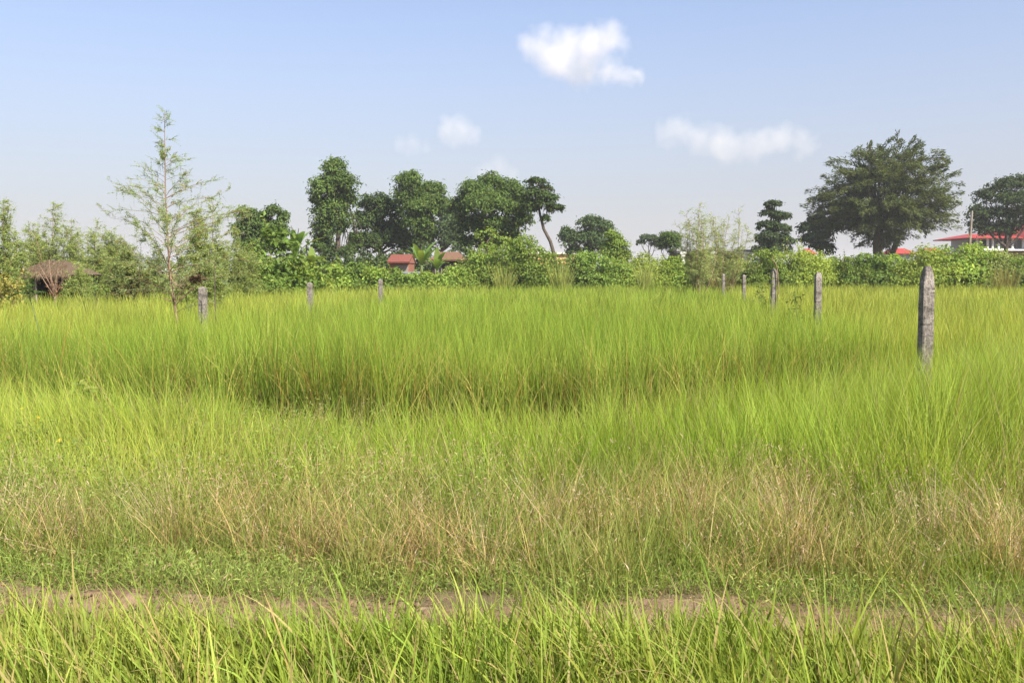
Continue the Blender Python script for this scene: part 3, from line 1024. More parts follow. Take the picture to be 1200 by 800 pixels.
def spray_tree():
    """The huge tree: long leafy sprays that reach outward in tiers."""
    px, d = 1032, 84
    rng = RS(120)
    b = at(px, HORIZON, d)
    b[2] = -.1
    root = empty("tree", b, "huge spreading tree with feathery tiered sprays above the red roofs", "tree")
    s = d / F
    tm, cm = MB(), MB()
    tm.tube(bend_path((0, 0, -.2), rel(b, 1030, 270, d), 6, rng, .02), np.linspace(.5, .4, 6), (.2, .16, .12), 9)
    tm.tube(bend_path((.5, .6, -.2), rel(b, 1062, 262, d, .5), 6, rng, .03), np.linspace(.34, .22, 6), (.2, .16, .12), 8)
    fk = rel(b, 1030, 272, d)
    cen = rel(b, 1034, 238, d)
    R = np.array((88 * s, 72 * s, 74 * s))
    tips = []
    for k in range(640):
        dd = norm(rng.normal(0, 1, 3)[None])[0]
        r = rng.uniform(.4, .97)
        R2 = R * (1, 1, 1 if dd[2] > 0 else .72)
        e = cen + dd * R2 * r * (.9 + .2 * vnoise(dd[0] * 3, dd[2] * 3, 1.0, 9))
        if abs(e[0] - rel(b, 985, 0, d)[0]) < 1.3 and e[2] < rel(b, 0, 268, d)[2] and e[2] > rel(b, 0, 300, d)[2]:
            continue
        if abs(e[0] - rel(b, 1078, 0, d)[0]) < 1.2 and e[2] < rel(b, 0, 275, d)[2]:
            continue
        tips.append((e, dd, r))
    for i, (e, dd, r) in enumerate(tips):
        mid = fk + (e - fk) * rng.uniform(.2, .45) + (0, 0, .5)
        path = bend_path(mid, e, 8, rng, .05)
        if i % 5 == 0:
            tm.tube(np.vstack((bend_path(fk, mid, 4, rng, .05)[:-1], path)), np.linspace(.13, .015, 11), (.2, .16, .12), 5)
        # leafy spray along the outer part of the limb
        out = norm((np.array((dd[0], dd[1], dd[2] * .3 + .05)) + rng.normal(0, .35, 3) * (1, 1, .4))[None])[0]
        L = rng.uniform(1.2, 2.2)
        n = 125
        t = rng.rand(n)
        wid = (1 - t) * .75 + .12
        side = norm(np.cross(out, (0, 0, 1))[None])[0]
        p = e + out * ((t - .55) * L)[:, None] + side * (rng.normal(0, .5, n) * wid)[:, None]
        p[:, 2] += rng.normal(0, .13, n) - .12 * t ** 2 * L
        ax = norm(out * 1.0 + side * rng.normal(0, .6, (n, 1)) + np.array((0, 0, 1)) * rng.normal(-.05, .25, (n, 1)))
        nr = norm(np.array((0, 0, 1.0)) + rng.normal(0, .45, (n, 3)))
        tone = rng.rand()
        c = jitter_cols(rng, mix((.05, .072, .022), (.115, .14, .038), np.clip(tone * .6 + rng.rand(n) * .5, 0, 1)), n)
        LL = rng.uniform(.2, .42, n)
        cm.leaves(p, ax, nr, LL, LL * .3, c)
    tm.build("trunk", M["bark"], root, smooth=True)
    cm.build("crown", M["leaf"], root)


spray_tree()


def fronds(mb, p, ax, rng, length, col, pairs=7, lw=.2):
    """Feather leaves: pairs of leaflets along a drooping rachis."""
    n = len(p)
    t = np.linspace(.12, 1, pairs)
    ax = norm(ax)
    side = norm(np.cross(ax, (0, 0, 1)) + rng.normal(0, .15, (n, 3)))
    for k in t:
        q = p + ax * (length * k)[:, None]
        q[:, 2] -= .25 * length * k ** 2
        for sg in (-1, 1):
            a2 = norm(side * sg + ax * .55 + rng.normal(0, .12, (n, 3)))
            LL = length * .22 * (1.15 - .6 * k)
            mb.leaves(q, a2, norm(rng.normal(0, .6, (n, 3)) + (0, -.25, .7)), LL, LL * lw * 1.6, col * rng.uniform(.85, 1.15, (n, 1)), fold=.05)


def feathery_sapling():
    px, d = 205, 15.0
    rng = RS(130)
    b = at(px, HORIZON, d)
    b[2] = -.05
    root = empty("sapling", b, "tall thin see-through feathery sapling with a straight brown stem", "sapling")
    tm, cm = MB(), MB()
    pth = [(207, 372), (204, 355), (200, 330), (198, 305), (196, 270), (194, 235), (193.5, 200), (193, 165), (193, 130)]
    P = np.array([rel(b, x, y, d) for x, y in pth])
    P = np.vstack(([P[0] + (.02, 0, -.9)], P))
    tm.tube(P, np.linspace(.028, .003, len(P)), (.25, .16, .1), 7)
    zs = P[:, 2]
    H = P[-1][2]
    nb = 88
    for k in range(nb):
        t = float(np.clip(.22 + .76 * (k / nb) ** .95 + rng.normal(0, .02), .2, .99))
        z = t * H
        base = np.array((np.interp(z, zs, P[:, 0]), 0, z))
        az = k * 2.4 + rng.normal(0, .7)
        env = float(np.interp(t, (.2, .35, .5, .6, .7, .8, .9, 1), (1.35, 1.8, 1.7, 1.2, .7, .36, .17, .06))) * (1 + .12 * math.cos(az))
        L = env * rng.uniform(.68, 1.05)
        if t < .32:
            L *= .8
        el = rng.uniform(.25, .8)
        dirv = np.array((math.cos(az) * math.cos(el), math.sin(az) * math.cos(el), math.sin(el)))
        q = base + dirv * np.linspace(0, 1, 7)[:, None] * L
        q[:, 2] -= .2 * L * np.linspace(0, 1, 7) ** 2.2
        q += rng.normal(0, .03, q.shape) * L * np.linspace(0, 1, 7)[:, None]
        tm.tube(q, np.linspace(.0045, .001, 7) * (.6 + .4 * L), (.25, .17, .1), 4)
        nf = int(25 * L + 4)
        u = rng.uniform(.12, 1, nf) ** .75
        pp = np.stack([np.interp(u, np.linspace(0, 1, 7), q[:, i]) for i in range(3)], 1)
        ax = dirv * 1.0 + rng.normal(0, .4, (nf, 3)) + (0, 0, .1)
        hang = rng.rand(nf) < .12
        ax[hang] = rng.normal(0, .15, (hang.sum(), 3)) + (0, 0, -1)
        c = jitter_cols(rng, (.3, .36, .15), nf, .75, 1.2)
        br = rng.rand(nf) < .06
        c[br] = (.3, .2, .08)
        fronds(cm, pp, ax, rng, rng.uniform(.08, .19, nf), c, 6, .27)
    # dry lower branches
    for (x0, y0, x1, y1) in ((204, 355, 234, 330), (205, 358, 231, 338), (204, 352, 221, 331), (200, 335, 188, 326), (200, 330, 219, 337), (200, 326, 222, 340), (206, 354, 186, 347), (199, 322, 176, 316), (199, 318, 214, 309)):
        p0, p1 = rel(b, x0, y0, d), rel(b, x1, y1, d, rng.uniform(-.3, .3))
        tm.tube(bend_path(p0, p1, 6, rng, .02), np.linspace(.009, .003, 6), (.3, .19, .12), 4)
    tm.build("trunk", M["pale_bark"], root, smooth=True)
    cm.build("crown", M["feather"], root)
    # brown dead leaf bunch caught in the lower twigs
    bb = MB()
    c0 = rel(b, 229, 326, d)
    n = 420
    g = rng.normal(0, 1, (n, 3)) * (.055, .05, .04)
    bb.leaves(c0 + g, norm(rng.normal(0, 1, (n, 3)) + (0, 0, -.5)), rng.normal(0, 1, (n, 3)), rng.uniform(.03, .09, n), rng.uniform(.008, .02, n), jitter_cols(rng, (.12, .075, .045), n))
    o = bb.build("dead_leaves", M["dry"], root)


feathery_sapling()


def feathery_shrub(px, d, top_py, half_px, label, seed, stems=7, dens=1.0, cols=((.1, .15, .03), (.18, .22, .05)), spire=0, base_py=None, frond=(.12, .26), cat="shrub", low=.12, group=None, flat=False):
    """Many thin stems with feather leaves all the way up."""
    rng = RS(seed)
    b = at(px, HORIZON, d)
    b[2] = -.05
    H = at(px, top_py, d)[2]
    W = half_px * d / F
    root = empty("feathery_shrub", b, label, cat, group)
    tm, cm = MB(), MB()
    for s in range(stems):
        ex = rng.uniform(-1, 1)
        top = np.array((ex * W * .75, rng.uniform(-1, 1) * W * .6, H * (1 - (.12 if flat else .45) * abs(ex) ** 1.3) * rng.uniform(.8, 1.0)))
        if s == 0:
            top = np.array((spire, 0, H))
        base = np.array((ex * .02, rng.uniform(-.02, .02), -.1))
        P = bend_path(base, top, 9, rng, .03)
        tm.tube(P, np.linspace(.022, .004, 9), (.2, .16, .1), 5)
        nb = int(34 * dens)
        for k in range(nb):
            t = low + (1 - low) * (k + rng.rand()) / nb
            o = np.array([np.interp(t, np.linspace(0, 1, 9), P[:, i]) for i in range(3)])
            az, el = rng.uniform(0, 6.28), rng.uniform(.1, .9)
            L = (W * .75) * (1.05 - t * .62) * rng.uniform(.5, 1)
            dv = np.array((math.cos(az) * math.cos(el), math.sin(az) * math.cos(el), math.sin(el)))
            q = o + dv * np.linspace(0, 1, 5)[:, None] * L
            q[:, 2] -= .22 * L * np.linspace(0, 1, 5) ** 2
            tm.tube(q, np.linspace(.007, .002, 5), (.18, .15, .09), 3)
            nf = int(24 * dens * (1.2 - .85 * t))
            u = rng.uniform(.1, 1, nf)
            pp = np.stack([np.interp(u, np.linspace(0, 1, 5), q[:, i]) for i in range(3)], 1)
            ax = dv * .6 + rng.normal(0, .6, (nf, 3)) + (0, 0, -.1)
            c = jitter_cols(rng, mix(cols[0], cols[1], rng.rand(nf)), nf, .8, 1.25)
            fronds(cm, pp, ax, rng, rng.uniform(frond[0], frond[1], nf), c, 4, .42)
    tm.build("stems", M["pale_bark"], root, smooth=True)
    cm.build("foliage", M["feather"], root)
    return root


FC = ((.22, .28, .075), (.36, .42, .14))
feathery_shrub(8, 26, 232, 26, "feathery shrub cut by the frame edge beside the thatched hut", 140, 8, 1.2, FC)
feathery_shrub(-40, 25, 250, 34, "feathery shrub beyond the frame edge at the hut", 149, 6, 1.0, FC)
feathery_shrub(62, 34, 236, 40, "wispy feathery shrub with a bare thin spire behind the thatched hut", 141, 9, 1.3, FC, spire=.1)
feathery_shrub(116, 33, 262, 38, "dense light green feathery shrub right behind the hut roof corner", 142, 9, 1.4, FC)
feathery_shrub(36, 35, 262, 32, "light feathery shrub rising right behind the hut's ridge", 151, 9, 1.2, FC)
feathery_shrub(86, 35, 258, 34, "feathery shrub with a broken top between the spire and the dense light one", 152, 9, 1.2, FC)
feathery_shrub(132, 33, 268, 30, "soft rounded feathery shrub next to the dark-footed one", 153, 9, 1.3, FC)
feathery_shrub(148, 29, 280, 34, "dark-footed feathery shrub between the hut and the thin sapling", 143, 9, 1.4, ((.17, .22, .06), (.3, .35, .11)))
feathery_shrub(186, 31, 288, 30, "low feathery shrub standing just behind the thin sapling's stem", 144, 8, 1.3, ((.18, .24, .065), (.32, .37, .12)))
feathery_shrub(236, 24, 232, 38, "full feathery shrub with ascending branches beside the thin sapling", 145, 9, 1.4, FC, spire=.35)
feathery_shrub(278, 33, 262, 28, "feathery shrub standing over the small white shrine", 146, 8, 1.3, ((.19, .25, .065), (.33, .38, .12)))
feathery_shrub(818, 40, 236, 34, "airy pale feathery shrub with thin upright stems in the hedge", 147, 12, .75, ((.25, .3, .1), (.38, .43, .18)), low=.3, flat=True)
feathery_shrub(850, 41, 242, 32, "airy pale feathery shrub leaning from the hedge near the conical tree", 148, 12, .75, ((.25, .3, .1), (.38, .43, .18)), low=.3, spire=.55, flat=True)


def bush(px, d, top_py, half_px, label, seed, cols=YG, leaf=.16, n=2600, group="bushes of the hedge along the far side of the rice", name="bush", lumps=9):
    """A vine-covered bush: leafy lumps over a tangle of stems."""
    rng = RS(seed)
    b = at(px, HORIZON, d)
    b[2] = -.05
    H = at(px, top_py, d)[2]
    W = half_px * d / F
    root = empty(name, b, label, "bush", group)
    lo = []
    for k in range(lumps):
        ex = -1 + 2 * (k + rng.uniform(.2, .8)) / lumps
        hz = H * (1 - .25 * ex * ex) * rng.uniform(.6, 1.05)
        r = H * rng.uniform(.2, .34)
        lo.append((ex * W, rng.uniform(-.6, .5) * W * .7 - .2, max(hz - r * .8, r * .7), r * 1.15, r * 1.1, r))
        lo.append((ex * W * .9, rng.uniform(-.8, .1) * W * .8 - .4, hz * .42, r * 1.2, r, r * 1.0))
    lo.append((0, 0, H * .8, W * .35, W * .35, H * .22))
    cm, tm = MB(), MB()
    crown_leaves(cm, lo, n, leaf, cols, rng, .62, .38, .5, .25, 18, .5)
    # loose shoots that stick out of the top
    k = 16
    p = np.array([lo[rng.randint(min(8, len(lo)))][:3] for _ in range(k)])
    for q in p:
        e = q + np.array((rng.normal(0, .3), rng.normal(0, .2), H * rng.uniform(.2, .5)))
        path = bend_path(q, e, 6, rng, .05)
        tm.tube(path, np.linspace(.01, .003, 6), (.15, .16, .07), 3)
        m = 14
        u = rng.uniform(.25, 1, m)
        pp = np.stack([np.interp(u, np.linspace(0, 1, 6), path[:, i]) for i in range(3)], 1)
        L = leaf * rng.uniform(.6, 1.2, m)
        cm.leaves(pp, rng.normal(0, 1, (m, 3)) + (0, 0, .3), rng.normal(0, .5, (m, 3)) + (0, 0, 1), L, L * .55, jitter_cols(rng, cols[1], m))
    for l in lo[:8]:
        tm.tube(bend_path((l[0] * .02, l[1] * .02, -.1), l[:3], 6, rng, .08), np.linspace(.03, .01, 6), (.16, .13, .09), 5)
    tm.build("stems", M["pale_bark"], root, smooth=True)
    cm.build("foliage", M["vine"], root)
    return root


YG1 = ((.14, .22, .032), (.26, .35, .06))
YG2 = ((.17, .235, .035), (.31, .38, .07))
DG = ((.1, .17, .03), (.2, .28, .055))
HEDGE = [
    (566, 51, 296, 20, "low bright bush at the rusty shed's end wall", YG1),
    (604, 51, 284, 34, "large vine-smothered mound under the round-crowned tree", YG1),
    (641, 52, 301, 24, "low bush at the foot of the leaning tree", DG),
    (684, 52, 300, 26, "leafy bush in front of the ochre building's end", DG),
    (722, 51, 296, 22, "bush around the foot of the upright pale green tree", YG1),
    (754, 51, 288, 24, "tall yellow-green bush right of the upright pale green tree", YG2),
    (790, 52, 294, 26, "bush below the small neatly rounded tree", YG1),
    (828, 52, 298, 26, "bush with reddish stems under the airy pale shrubs", ((.1, .13, .03), (.17, .2, .05))),
    (866, 52, 303, 24, "low bush before the white pillar of the shed", YG2),
    (900, 51, 295, 26, "bush below the conical tree with the browned top", YG1),
    (938, 51, 292, 26, "bright bush under the small dark broad-leaved tree", YG2),
    (974, 51, 295, 24, "bush in the gap left of the huge spreading tree's trunk", YG1),
    (1012, 50, 295, 26, "bush in front of the huge spreading tree's trunk", DG),
    (1046, 50, 292, 24, "bush hiding the wall under the larger red roof", YG1),
    (1080, 50, 293, 24, "bush between the two low red roofs", YG2),
    (1110, 50, 290, 24, "bush below the smaller red roof", YG1),
    (1140, 49, 284, 22, "vine-heaped bush climbing the utility pole's foot", YG1),
    (1170, 49, 297, 24, "bush in front of the veranda house", ((.18, .24, .065), (.32, .37, .12))),
    (1200, 48, 291, 24, "dark leafy bush cut by the frame edge below the veranda house", DG),
    (1236, 48, 292, 26, "bush beyond the frame edge along the hedge", YG1),
]
for i, (px, d, top, hw, lab, cols) in enumerate(HEDGE):
    v = RS(900 + i).rand(3)
    lf = .105 + .075 * v[0]
    tone = .75 + .45 * v[1]
    bush(px, d - .8 + 1.6 * v[2], top - 6 + 11 * v[2], hw * 1.15, lab, 200 + i, tuple(tuple(c * tone for c in k) for k in cols), lf, int(7500 * (.165 / lf) ** 1.3))

LOW = [
    (268, 36, 318, 22, "dark low bush beside the small white shrine", DG, .12),
    (302, 36, 300, 20, "mid green bush left of the bright broad-leaved bush", DG, .14),
    (352, 41, 304, 22, "bush with pale leaves behind the short left-row post", YG2, .15),
    (384, 43, 308, 20, "leafy bush below the tall column-shaped tree", YG1, .15),
    (412, 44, 306, 20, "bush between the column-shaped tree and the red tiled house", DG, .15),
    (440, 44, 312, 18, "low bush below the broad dark tree", YG1, .14),
    (468, 44, 315, 18, "low bush in front of the red tiled house", DG, .14),
    (498, 45, 316, 20, "low bush in front of the banana plant", YG1, .14),
    (530, 46, 312, 20, "low bush in front of the rusty shed", YG1, .14),
]
for i, (px, d, top, hw, lab, cols, lf) in enumerate(LOW):
    bush(px, d, top, hw * 1.1, lab, 240 + i, cols, lf, 5200, "low bushes at the edge of the rice", lumps=7)

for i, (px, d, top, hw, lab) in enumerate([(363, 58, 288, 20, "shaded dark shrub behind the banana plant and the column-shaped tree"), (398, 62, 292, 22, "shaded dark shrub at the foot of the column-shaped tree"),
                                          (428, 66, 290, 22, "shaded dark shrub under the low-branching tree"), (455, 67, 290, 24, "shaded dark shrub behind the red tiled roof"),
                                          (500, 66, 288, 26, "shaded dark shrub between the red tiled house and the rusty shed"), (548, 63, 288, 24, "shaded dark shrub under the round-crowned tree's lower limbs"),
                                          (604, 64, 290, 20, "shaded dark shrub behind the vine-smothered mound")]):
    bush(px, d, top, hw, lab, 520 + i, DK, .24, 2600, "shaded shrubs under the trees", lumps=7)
bush(324, 38, 270, 34, "tall bright bush with big drooping leaves before the dark trees", 260, ((.08, .14, .02), (.16, .24, .04)), .26, 2600, None, "broad_leaved_bush", 8)
bush(577, 52, 264, 9, "narrow vine-covered column rising from the hedge mound", 261, YG1, .17, 1300, None, "vine_column", 4)
bush(6, 22, 316, 16, "yellow-leaved shrub beside the dark hut opening", 262, ((.16, .17, .03), (.38, .34, .09)), .1, 900, None, "yellow_shrub", 4)
bush(104, 28.5, 322, 12, "small dark bush against the right end of the hut", 263, DG, .09, 900, None, "bush", 4)
feathery_shrub(14, 25.5, 300, 14, "small feathery shrub partly hiding the hut's roof end", 154, 6, 1.0, FC)
feathery_shrub(92, 27, 306, 16, "small feathery shrub growing against the hut's open side", 155, 6, 1.1, FC)
bush(165, 29, 318, 22, "brownish low bush in the shade behind the thin sapling", 264, ((.07, .075, .025), (.14, .13, .045)), .1, 1500, None, "bush", 6)


def banana(px, d, top_py, label, seed, n=9, leaf=1.5, stand=1.6):
    rng = RS(seed)
    b = at(px, HORIZON, d)
    b[2] = -.05
    H = at(px, top_py, d)[2]
    root = empty("banana_plant", b, label, "banana plant")
    tm = MB()
    z = H - leaf * .8
    tm.tube([(0, 0, -.1), (.02, 0, z * .5), (0, 0, z)], (.12, .1, .07), (.2, .22, .1), 8)
    tm.build("stem", M["green_stem"], root, smooth=True)
    for k in range(n):
        lb = MB()
        az = k * 2.4 + rng.normal(0, .2)
        el0 = rng.uniform(.9, 1.35) if k < n - 1 else 1.5
        segs = 12
        t = np.linspace(0, 1, segs + 1)
        L = leaf * rng.uniform(.8, 1.15)
        el = el0 - t ** 1.2 * rng.uniform(.7, 1.5) * (1 if k < n - 1 else .1)
        st = L / segs
        x = np.concatenate(([0], np.cumsum(np.cos(el[:-1]) * st)))
        zz = np.concatenate(([0], np.cumsum(np.sin(el[:-1]) * st)))
        c = np.stack((x * math.cos(az), x * math.sin(az), z + zz), 1)
        w = .19 * np.sin(np.clip(t, .02, .98) * math.pi) ** .6 * (t > .06) + .015
        sd = np.array((-math.sin(az), math.cos(az), 0))
        tear = 1 - .25 * rng.rand(segs + 1)
        v = np.stack((c - sd * (w * tear)[:, None] + np.array((0, 0, 1)) * (w * .25)[:, None], c, c + sd * (w * tear)[:, None] + np.array((0, 0, 1)) * (w * .25)[:, None]), 1).reshape(-1, 3)
        q = []
        for i in range(segs):
            for j in (0, 1):
                q.append((i * 3 + j, i * 3 + j + 1, i * 3 + 4 + j, i * 3 + 3 + j))
        col = jitter_cols(rng, (.17, .26, .05), 1)[0]
        lb.add(v, q, col)
        lb.build("leaf", M["vine"], root, smooth=True)
    return root


banana(347, 44, 270, "banana plant with a light upright leaf left of the column-shaped tree", 270, 9, 1.5)
banana(366, 46, 292, "small banana plant at the foot of the column-shaped tree", 271, 7, 1.1)
banana(494, 50, 284, "banana plant with one pale upright furled leaf by the red tiled house", 272, 9, 1.5)
banana(512, 51, 296, "banana plant in front of the rusty shed roof", 273, 7, 1.2)


def tuft(px, d, top_py, half_px, label, seed, cols=((.2, .25, .06), (.34, .36, .1)), n=160):
    rng = RS(seed)
    b = at(px, HORIZON, d)
    b[2] = -.02
    H = at(px, top_py, d)[2]
    W = half_px * d / F
    mb = MB()
    off = rng.normal(0, .35, (n, 2))
    p = np.column_stack((off * W, np.zeros(n)))
    lean = off * .22 + rng.normal(0, .07, (n, 2))
    mb.blades(p, H * rng.uniform(.6, 1.05, n), rng.uniform(.02, .045, n), np.arctan2(lean[:, 1], lean[:, 0]), np.linalg.norm(lean, axis=1), rng.uniform(0, .6, n), 5,
              jitter_cols(rng, cols[0], n), jitter_cols(rng, cols[1], n), face=rng.uniform(0, 3.14, n))
    o = mb.build("tall_grass_tuft", M["grass"], loc=b)
    tag(o, label, "grass tuft")


tuft(657, 48, 302, 10, "pale tall grass tuft before the bush at the leaning tree's foot", 280)
tuft(757, 48, 304, 5, "thin pale grass tuft below the tall yellow-green bush", 281)
tuft(845, 46, 308, 14, "reddish-stemmed grass tuft near the farthest post", 282, ((.18, .13, .05), (.3, .26, .09)))
tuft(1178, 46, 304, 14, "brownish tall grass tuft before the veranda house's bush", 283, ((.2, .18, .06), (.3, .27, .09)))
tuft(590, 47, 306, 8, "wispy grass tuft in front of the vine-smothered mound", 284)
tuft(103, 21, 336, 4, "thin upright grass tuft in the yellow rice before the hut", 285, n=60)


def treeline():
    rng = RS(290)
    mb = MB()
    lo = []
    for k in range(90):
        d = rng.uniform(330, 420)
        x = rng.uniform(-.75, .75) * d
        r = rng.uniform(5, 9)
        lo.append((x, d, rng.uniform(1.5, 4.5), r * 1.3, r, r * .7))
    crown_leaves(mb, lo, 9000, 1.5, ((.05, .075, .04), (.08, .105, .05)), rng, .6, .35)
    o = mb.build("distant_treeline", M["leaf"])
    tag(o, "faint far-off treeline low on the horizon behind the buildings", "treeline", kind="stuff")


treeline()

# ---------------------------------------------------------------- buildings


def hip_roof(mb, cx, cy_, z, w, dep, h, ridge, th=.08, col=(.5, .1, .1)):
    A = [(cx - w / 2, cy_ - dep / 2, z), (cx + w / 2, cy_ - dep / 2, z), (cx + w / 2, cy_ + dep / 2, z), (cx - w / 2, cy_ + dep / 2, z)]
    R0, R1 = (cx - ridge / 2, cy_, z + h), (cx + ridge / 2, cy_, z + h)
    e = .001
    mb.poly([A[0], A[1], R1, R0], th, col)
    mb.poly([A[2], A[3], R0, R1], th, col)
    mb.poly([A[1], A[2], (R1[0] + e, R1[1] + e, R1[2]), R1], th, col)
    mb.poly([A[3], A[0], (R0[0] - e, R0[1] - e, R0[2]), R0], th, col)


def gable_roof(mb, cx, cy_, z, w, dep, h, th=.08, col=(.3, .1, .1)):
    A = [(cx - w / 2, cy_ - dep / 2, z), (cx + w / 2, cy_ - dep / 2, z), (cx + w / 2, cy_ + dep / 2, z), (cx - w / 2, cy_ + dep / 2, z)]
    R0, R1 = (cx - w / 2, cy_, z + h), (cx + w / 2, cy_, z + h)
    mb.poly([A[0], A[1], R1, R0], th, col)
    mb.poly([A[2], A[3], R0, R1], th, col)


def hut():
    d = 29.5
    b = at(52, HORIZON, d)
    b[2] = 0
    root = empty("thatched_hut", b, "small open thatched hut with a dark interior among feathery shrubs", "hut")
    s = d / F
    ze = at(57, 322, d)[2]
    zr = at(57, 305, d)[2]
    r = MB()
    hip_roof(r, 0, .8, ze, 74 * s, 2.3, zr - ze, 22 * s, .07, (.3, .2, .12))
    rng = RS(300)
    ro = r.build("roof", M["thatch"], root)
    f = MB()                                                    # ragged straw ends along the eaves and on the slopes
    n = 1500
    u = rng.rand(n)
    side = rng.rand(n) < .6
    px_, py_ = rng.uniform(-37 * s, 37 * s, n), np.full(n, -.35)
    t = rng.rand(n) ** 1.5
    wx = 1 - t * .7
    p = np.stack((px_ * wx, -.35 + t * 1.15, ze + t * (zr - ze) + .01), 1)
    ax = np.stack((px_ * .15, np.full(n, -.8), np.full(n, -.55)), 1) + rng.normal(0, .15, (n, 3))
    f.leaves(p, ax, norm(rng.normal(0, .3, (n, 3)) + (0, -.4, 1)), rng.uniform(.12, .3, n), rng.uniform(.01, .025, n), jitter_cols(rng, mix((.09, .06, .035), (.22, .165, .1), rng.rand(n)), n))
    f.build("straw", M["dry"], ro)
    w = MB()
    w.box((0, 1.7, ze / 2), (66 * s, .06, ze), (.1, .08, .06))
    w.box((-31 * s, .9, ze / 2), (.05, 1.54, ze - .02), (.1, .08, .06))
    w.box((31 * s, .9, ze / 2), (.05, 1.54, ze - .02), (.1, .08, .06))
    w.box((-20 * s, -.1, ze / 2 - .1), (20 * s, .05, ze - .22), (.1, .08, .06))
    w.build("wall", M["bamboo"], root)
    for x in (-30, -8, 14, 30):
        pm = MB()
        pm.tube([(x * s, -.15, -.2), (x * s + .01, -.15, ze * .5), (x * s, -.15, ze + .02)], .035, (.3, .26, .2), 7)
        pm.build("post", M["wood"], root, smooth=True)


hut()


def window(parent, x, y, z, w, h, glass="glass", frame="white"):
    f = MB()
    t = .06
    f.box((x - w / 2 + t / 2, y, z), (t, .08, h), (.7, .7, .7))
    f.box((x + w / 2 - t / 2, y, z), (t, .08, h), (.7, .7, .7))
    f.box((x, y, z + h / 2 - t / 2), (w - 2 * t, .08, t), (.7, .7, .7))
    f.box((x, y, z - h / 2 + t / 2), (w - 2 * t, .08, t), (.7, .7, .7))
    f.box((x, y + .01, z), (t * .7, .06, h - 2 * t), (.7, .7, .7))
    fo = f.build("window", M[frame], parent)
    g = MB()
    g.box((x, y + .035, z), (w - 2 * t - .004, .02, h - 2 * t - .004), (.03, .03, .04))
    g.build("pane", M[glass], fo)


def veranda_house():
    d = 112
    s = d / F
    X = lambda px: (px - 1185) * s
    b = at(1185, HORIZON, d)
    b[2] = 0
    Z = lambda py: at(1185, py, d)[2]
    root = empty("veranda_house", b, "two-storey house with red roof and pillared upper veranda behind the dense tree", "house")
    zs, ze, zr = Z(293.2), Z(279), Z(268)
    x0, x1 = X(1129), X(1262)
    w = MB()
    w.box(((x0 + x1) / 2 + .6, 4.5, zs / 2 - .1), (x1 - x0 - 1.6, 6.6, zs - .2), (.35, .25, .2))
    w.build("ground_floor_wall", M["brick"], root)
    sl = MB()
    sl.box(((x0 + x1) / 2 + .5, 3.6, zs + .06), (x1 - x0 - 1.2, 9.0, .26), (.7, .7, .66))
    sl.build("veranda_slab", M["white"], root)
    w = MB()
    zf = zs + .19
    w.box(((x0 + x1) / 2 + .8, 5.0, (zf + ze) / 2 - .005), (x1 - x0 - 2.6, 5.6, ze - zf - .03), (.4, .45, .46))
    w.build("upper_wall", M["blue_wall"], root)
    yw = 2.2 - .05
    for px in (1152, 1176, 1196, 1228):
        window(root, X(px), yw, (zf + ze) / 2, 1.0, 1.0)
    for px, m in ((1162, "dark"), (1187, "green_wall"), (1210, "green_wall")):
        dm = MB()
        dm.box((X(px), yw, zf + .55), (.75, .08, 1.1), (.2, .2, .2))
        dm.build("door", M[m], root)
    for px in (1141, 1153, 1159, 1166, 1182, 1194, 1205, 1219, 1233, 1247):
        p = MB()
        p.box((X(px), -.6, (zf + ze) / 2 - .01), (.2, .2, ze - zf - .02), (.7, .7, .66))
        p.build("pillar", M["white"], root)
    rl = MB()
    for zz in (.28, .5):
        rl.tube([(X(1143), -.6, zf + zz), (X(1250), -.6, zf + zz)], .025, (.4, .4, .4), 5)
    rl.build("railing", M["grey_sheet"], root)
    r = MB()
    hip_roof(r, X(1164), 3.4, ze + .02, 72 * s, 9.6, Z(273) - ze, 30 * s, .12)
    r.build("roof", M["red_roof"], root)
    r = MB()
    hip_roof(r, X(1226), 3.2, ze + .05, 70 * s, 10.2, Z(263) - ze, 28 * s, .12)
    r.build("roof", M["red_roof"], root)
    for px, pz in ((1172, 266.5), (1184, 267.5)):
        g = MB()
        gx = X(px)
        z1 = Z(pz)
        g.poly([(gx - .55, .2, ze + .5), (gx, .2, z1), (gx, 3.2, z1), (gx - .55, 3.2, ze + .5)], -.08, (.5, .08, .08))
        g.poly([(gx, .2, z1), (gx + .55, .2, ze + .5), (gx + .55, 3.2, ze + .5), (gx, 3.2, z1)], -.08, (.5, .08, .08))
        g.build("roof_gable", M["red_roof"], root)


veranda_house()


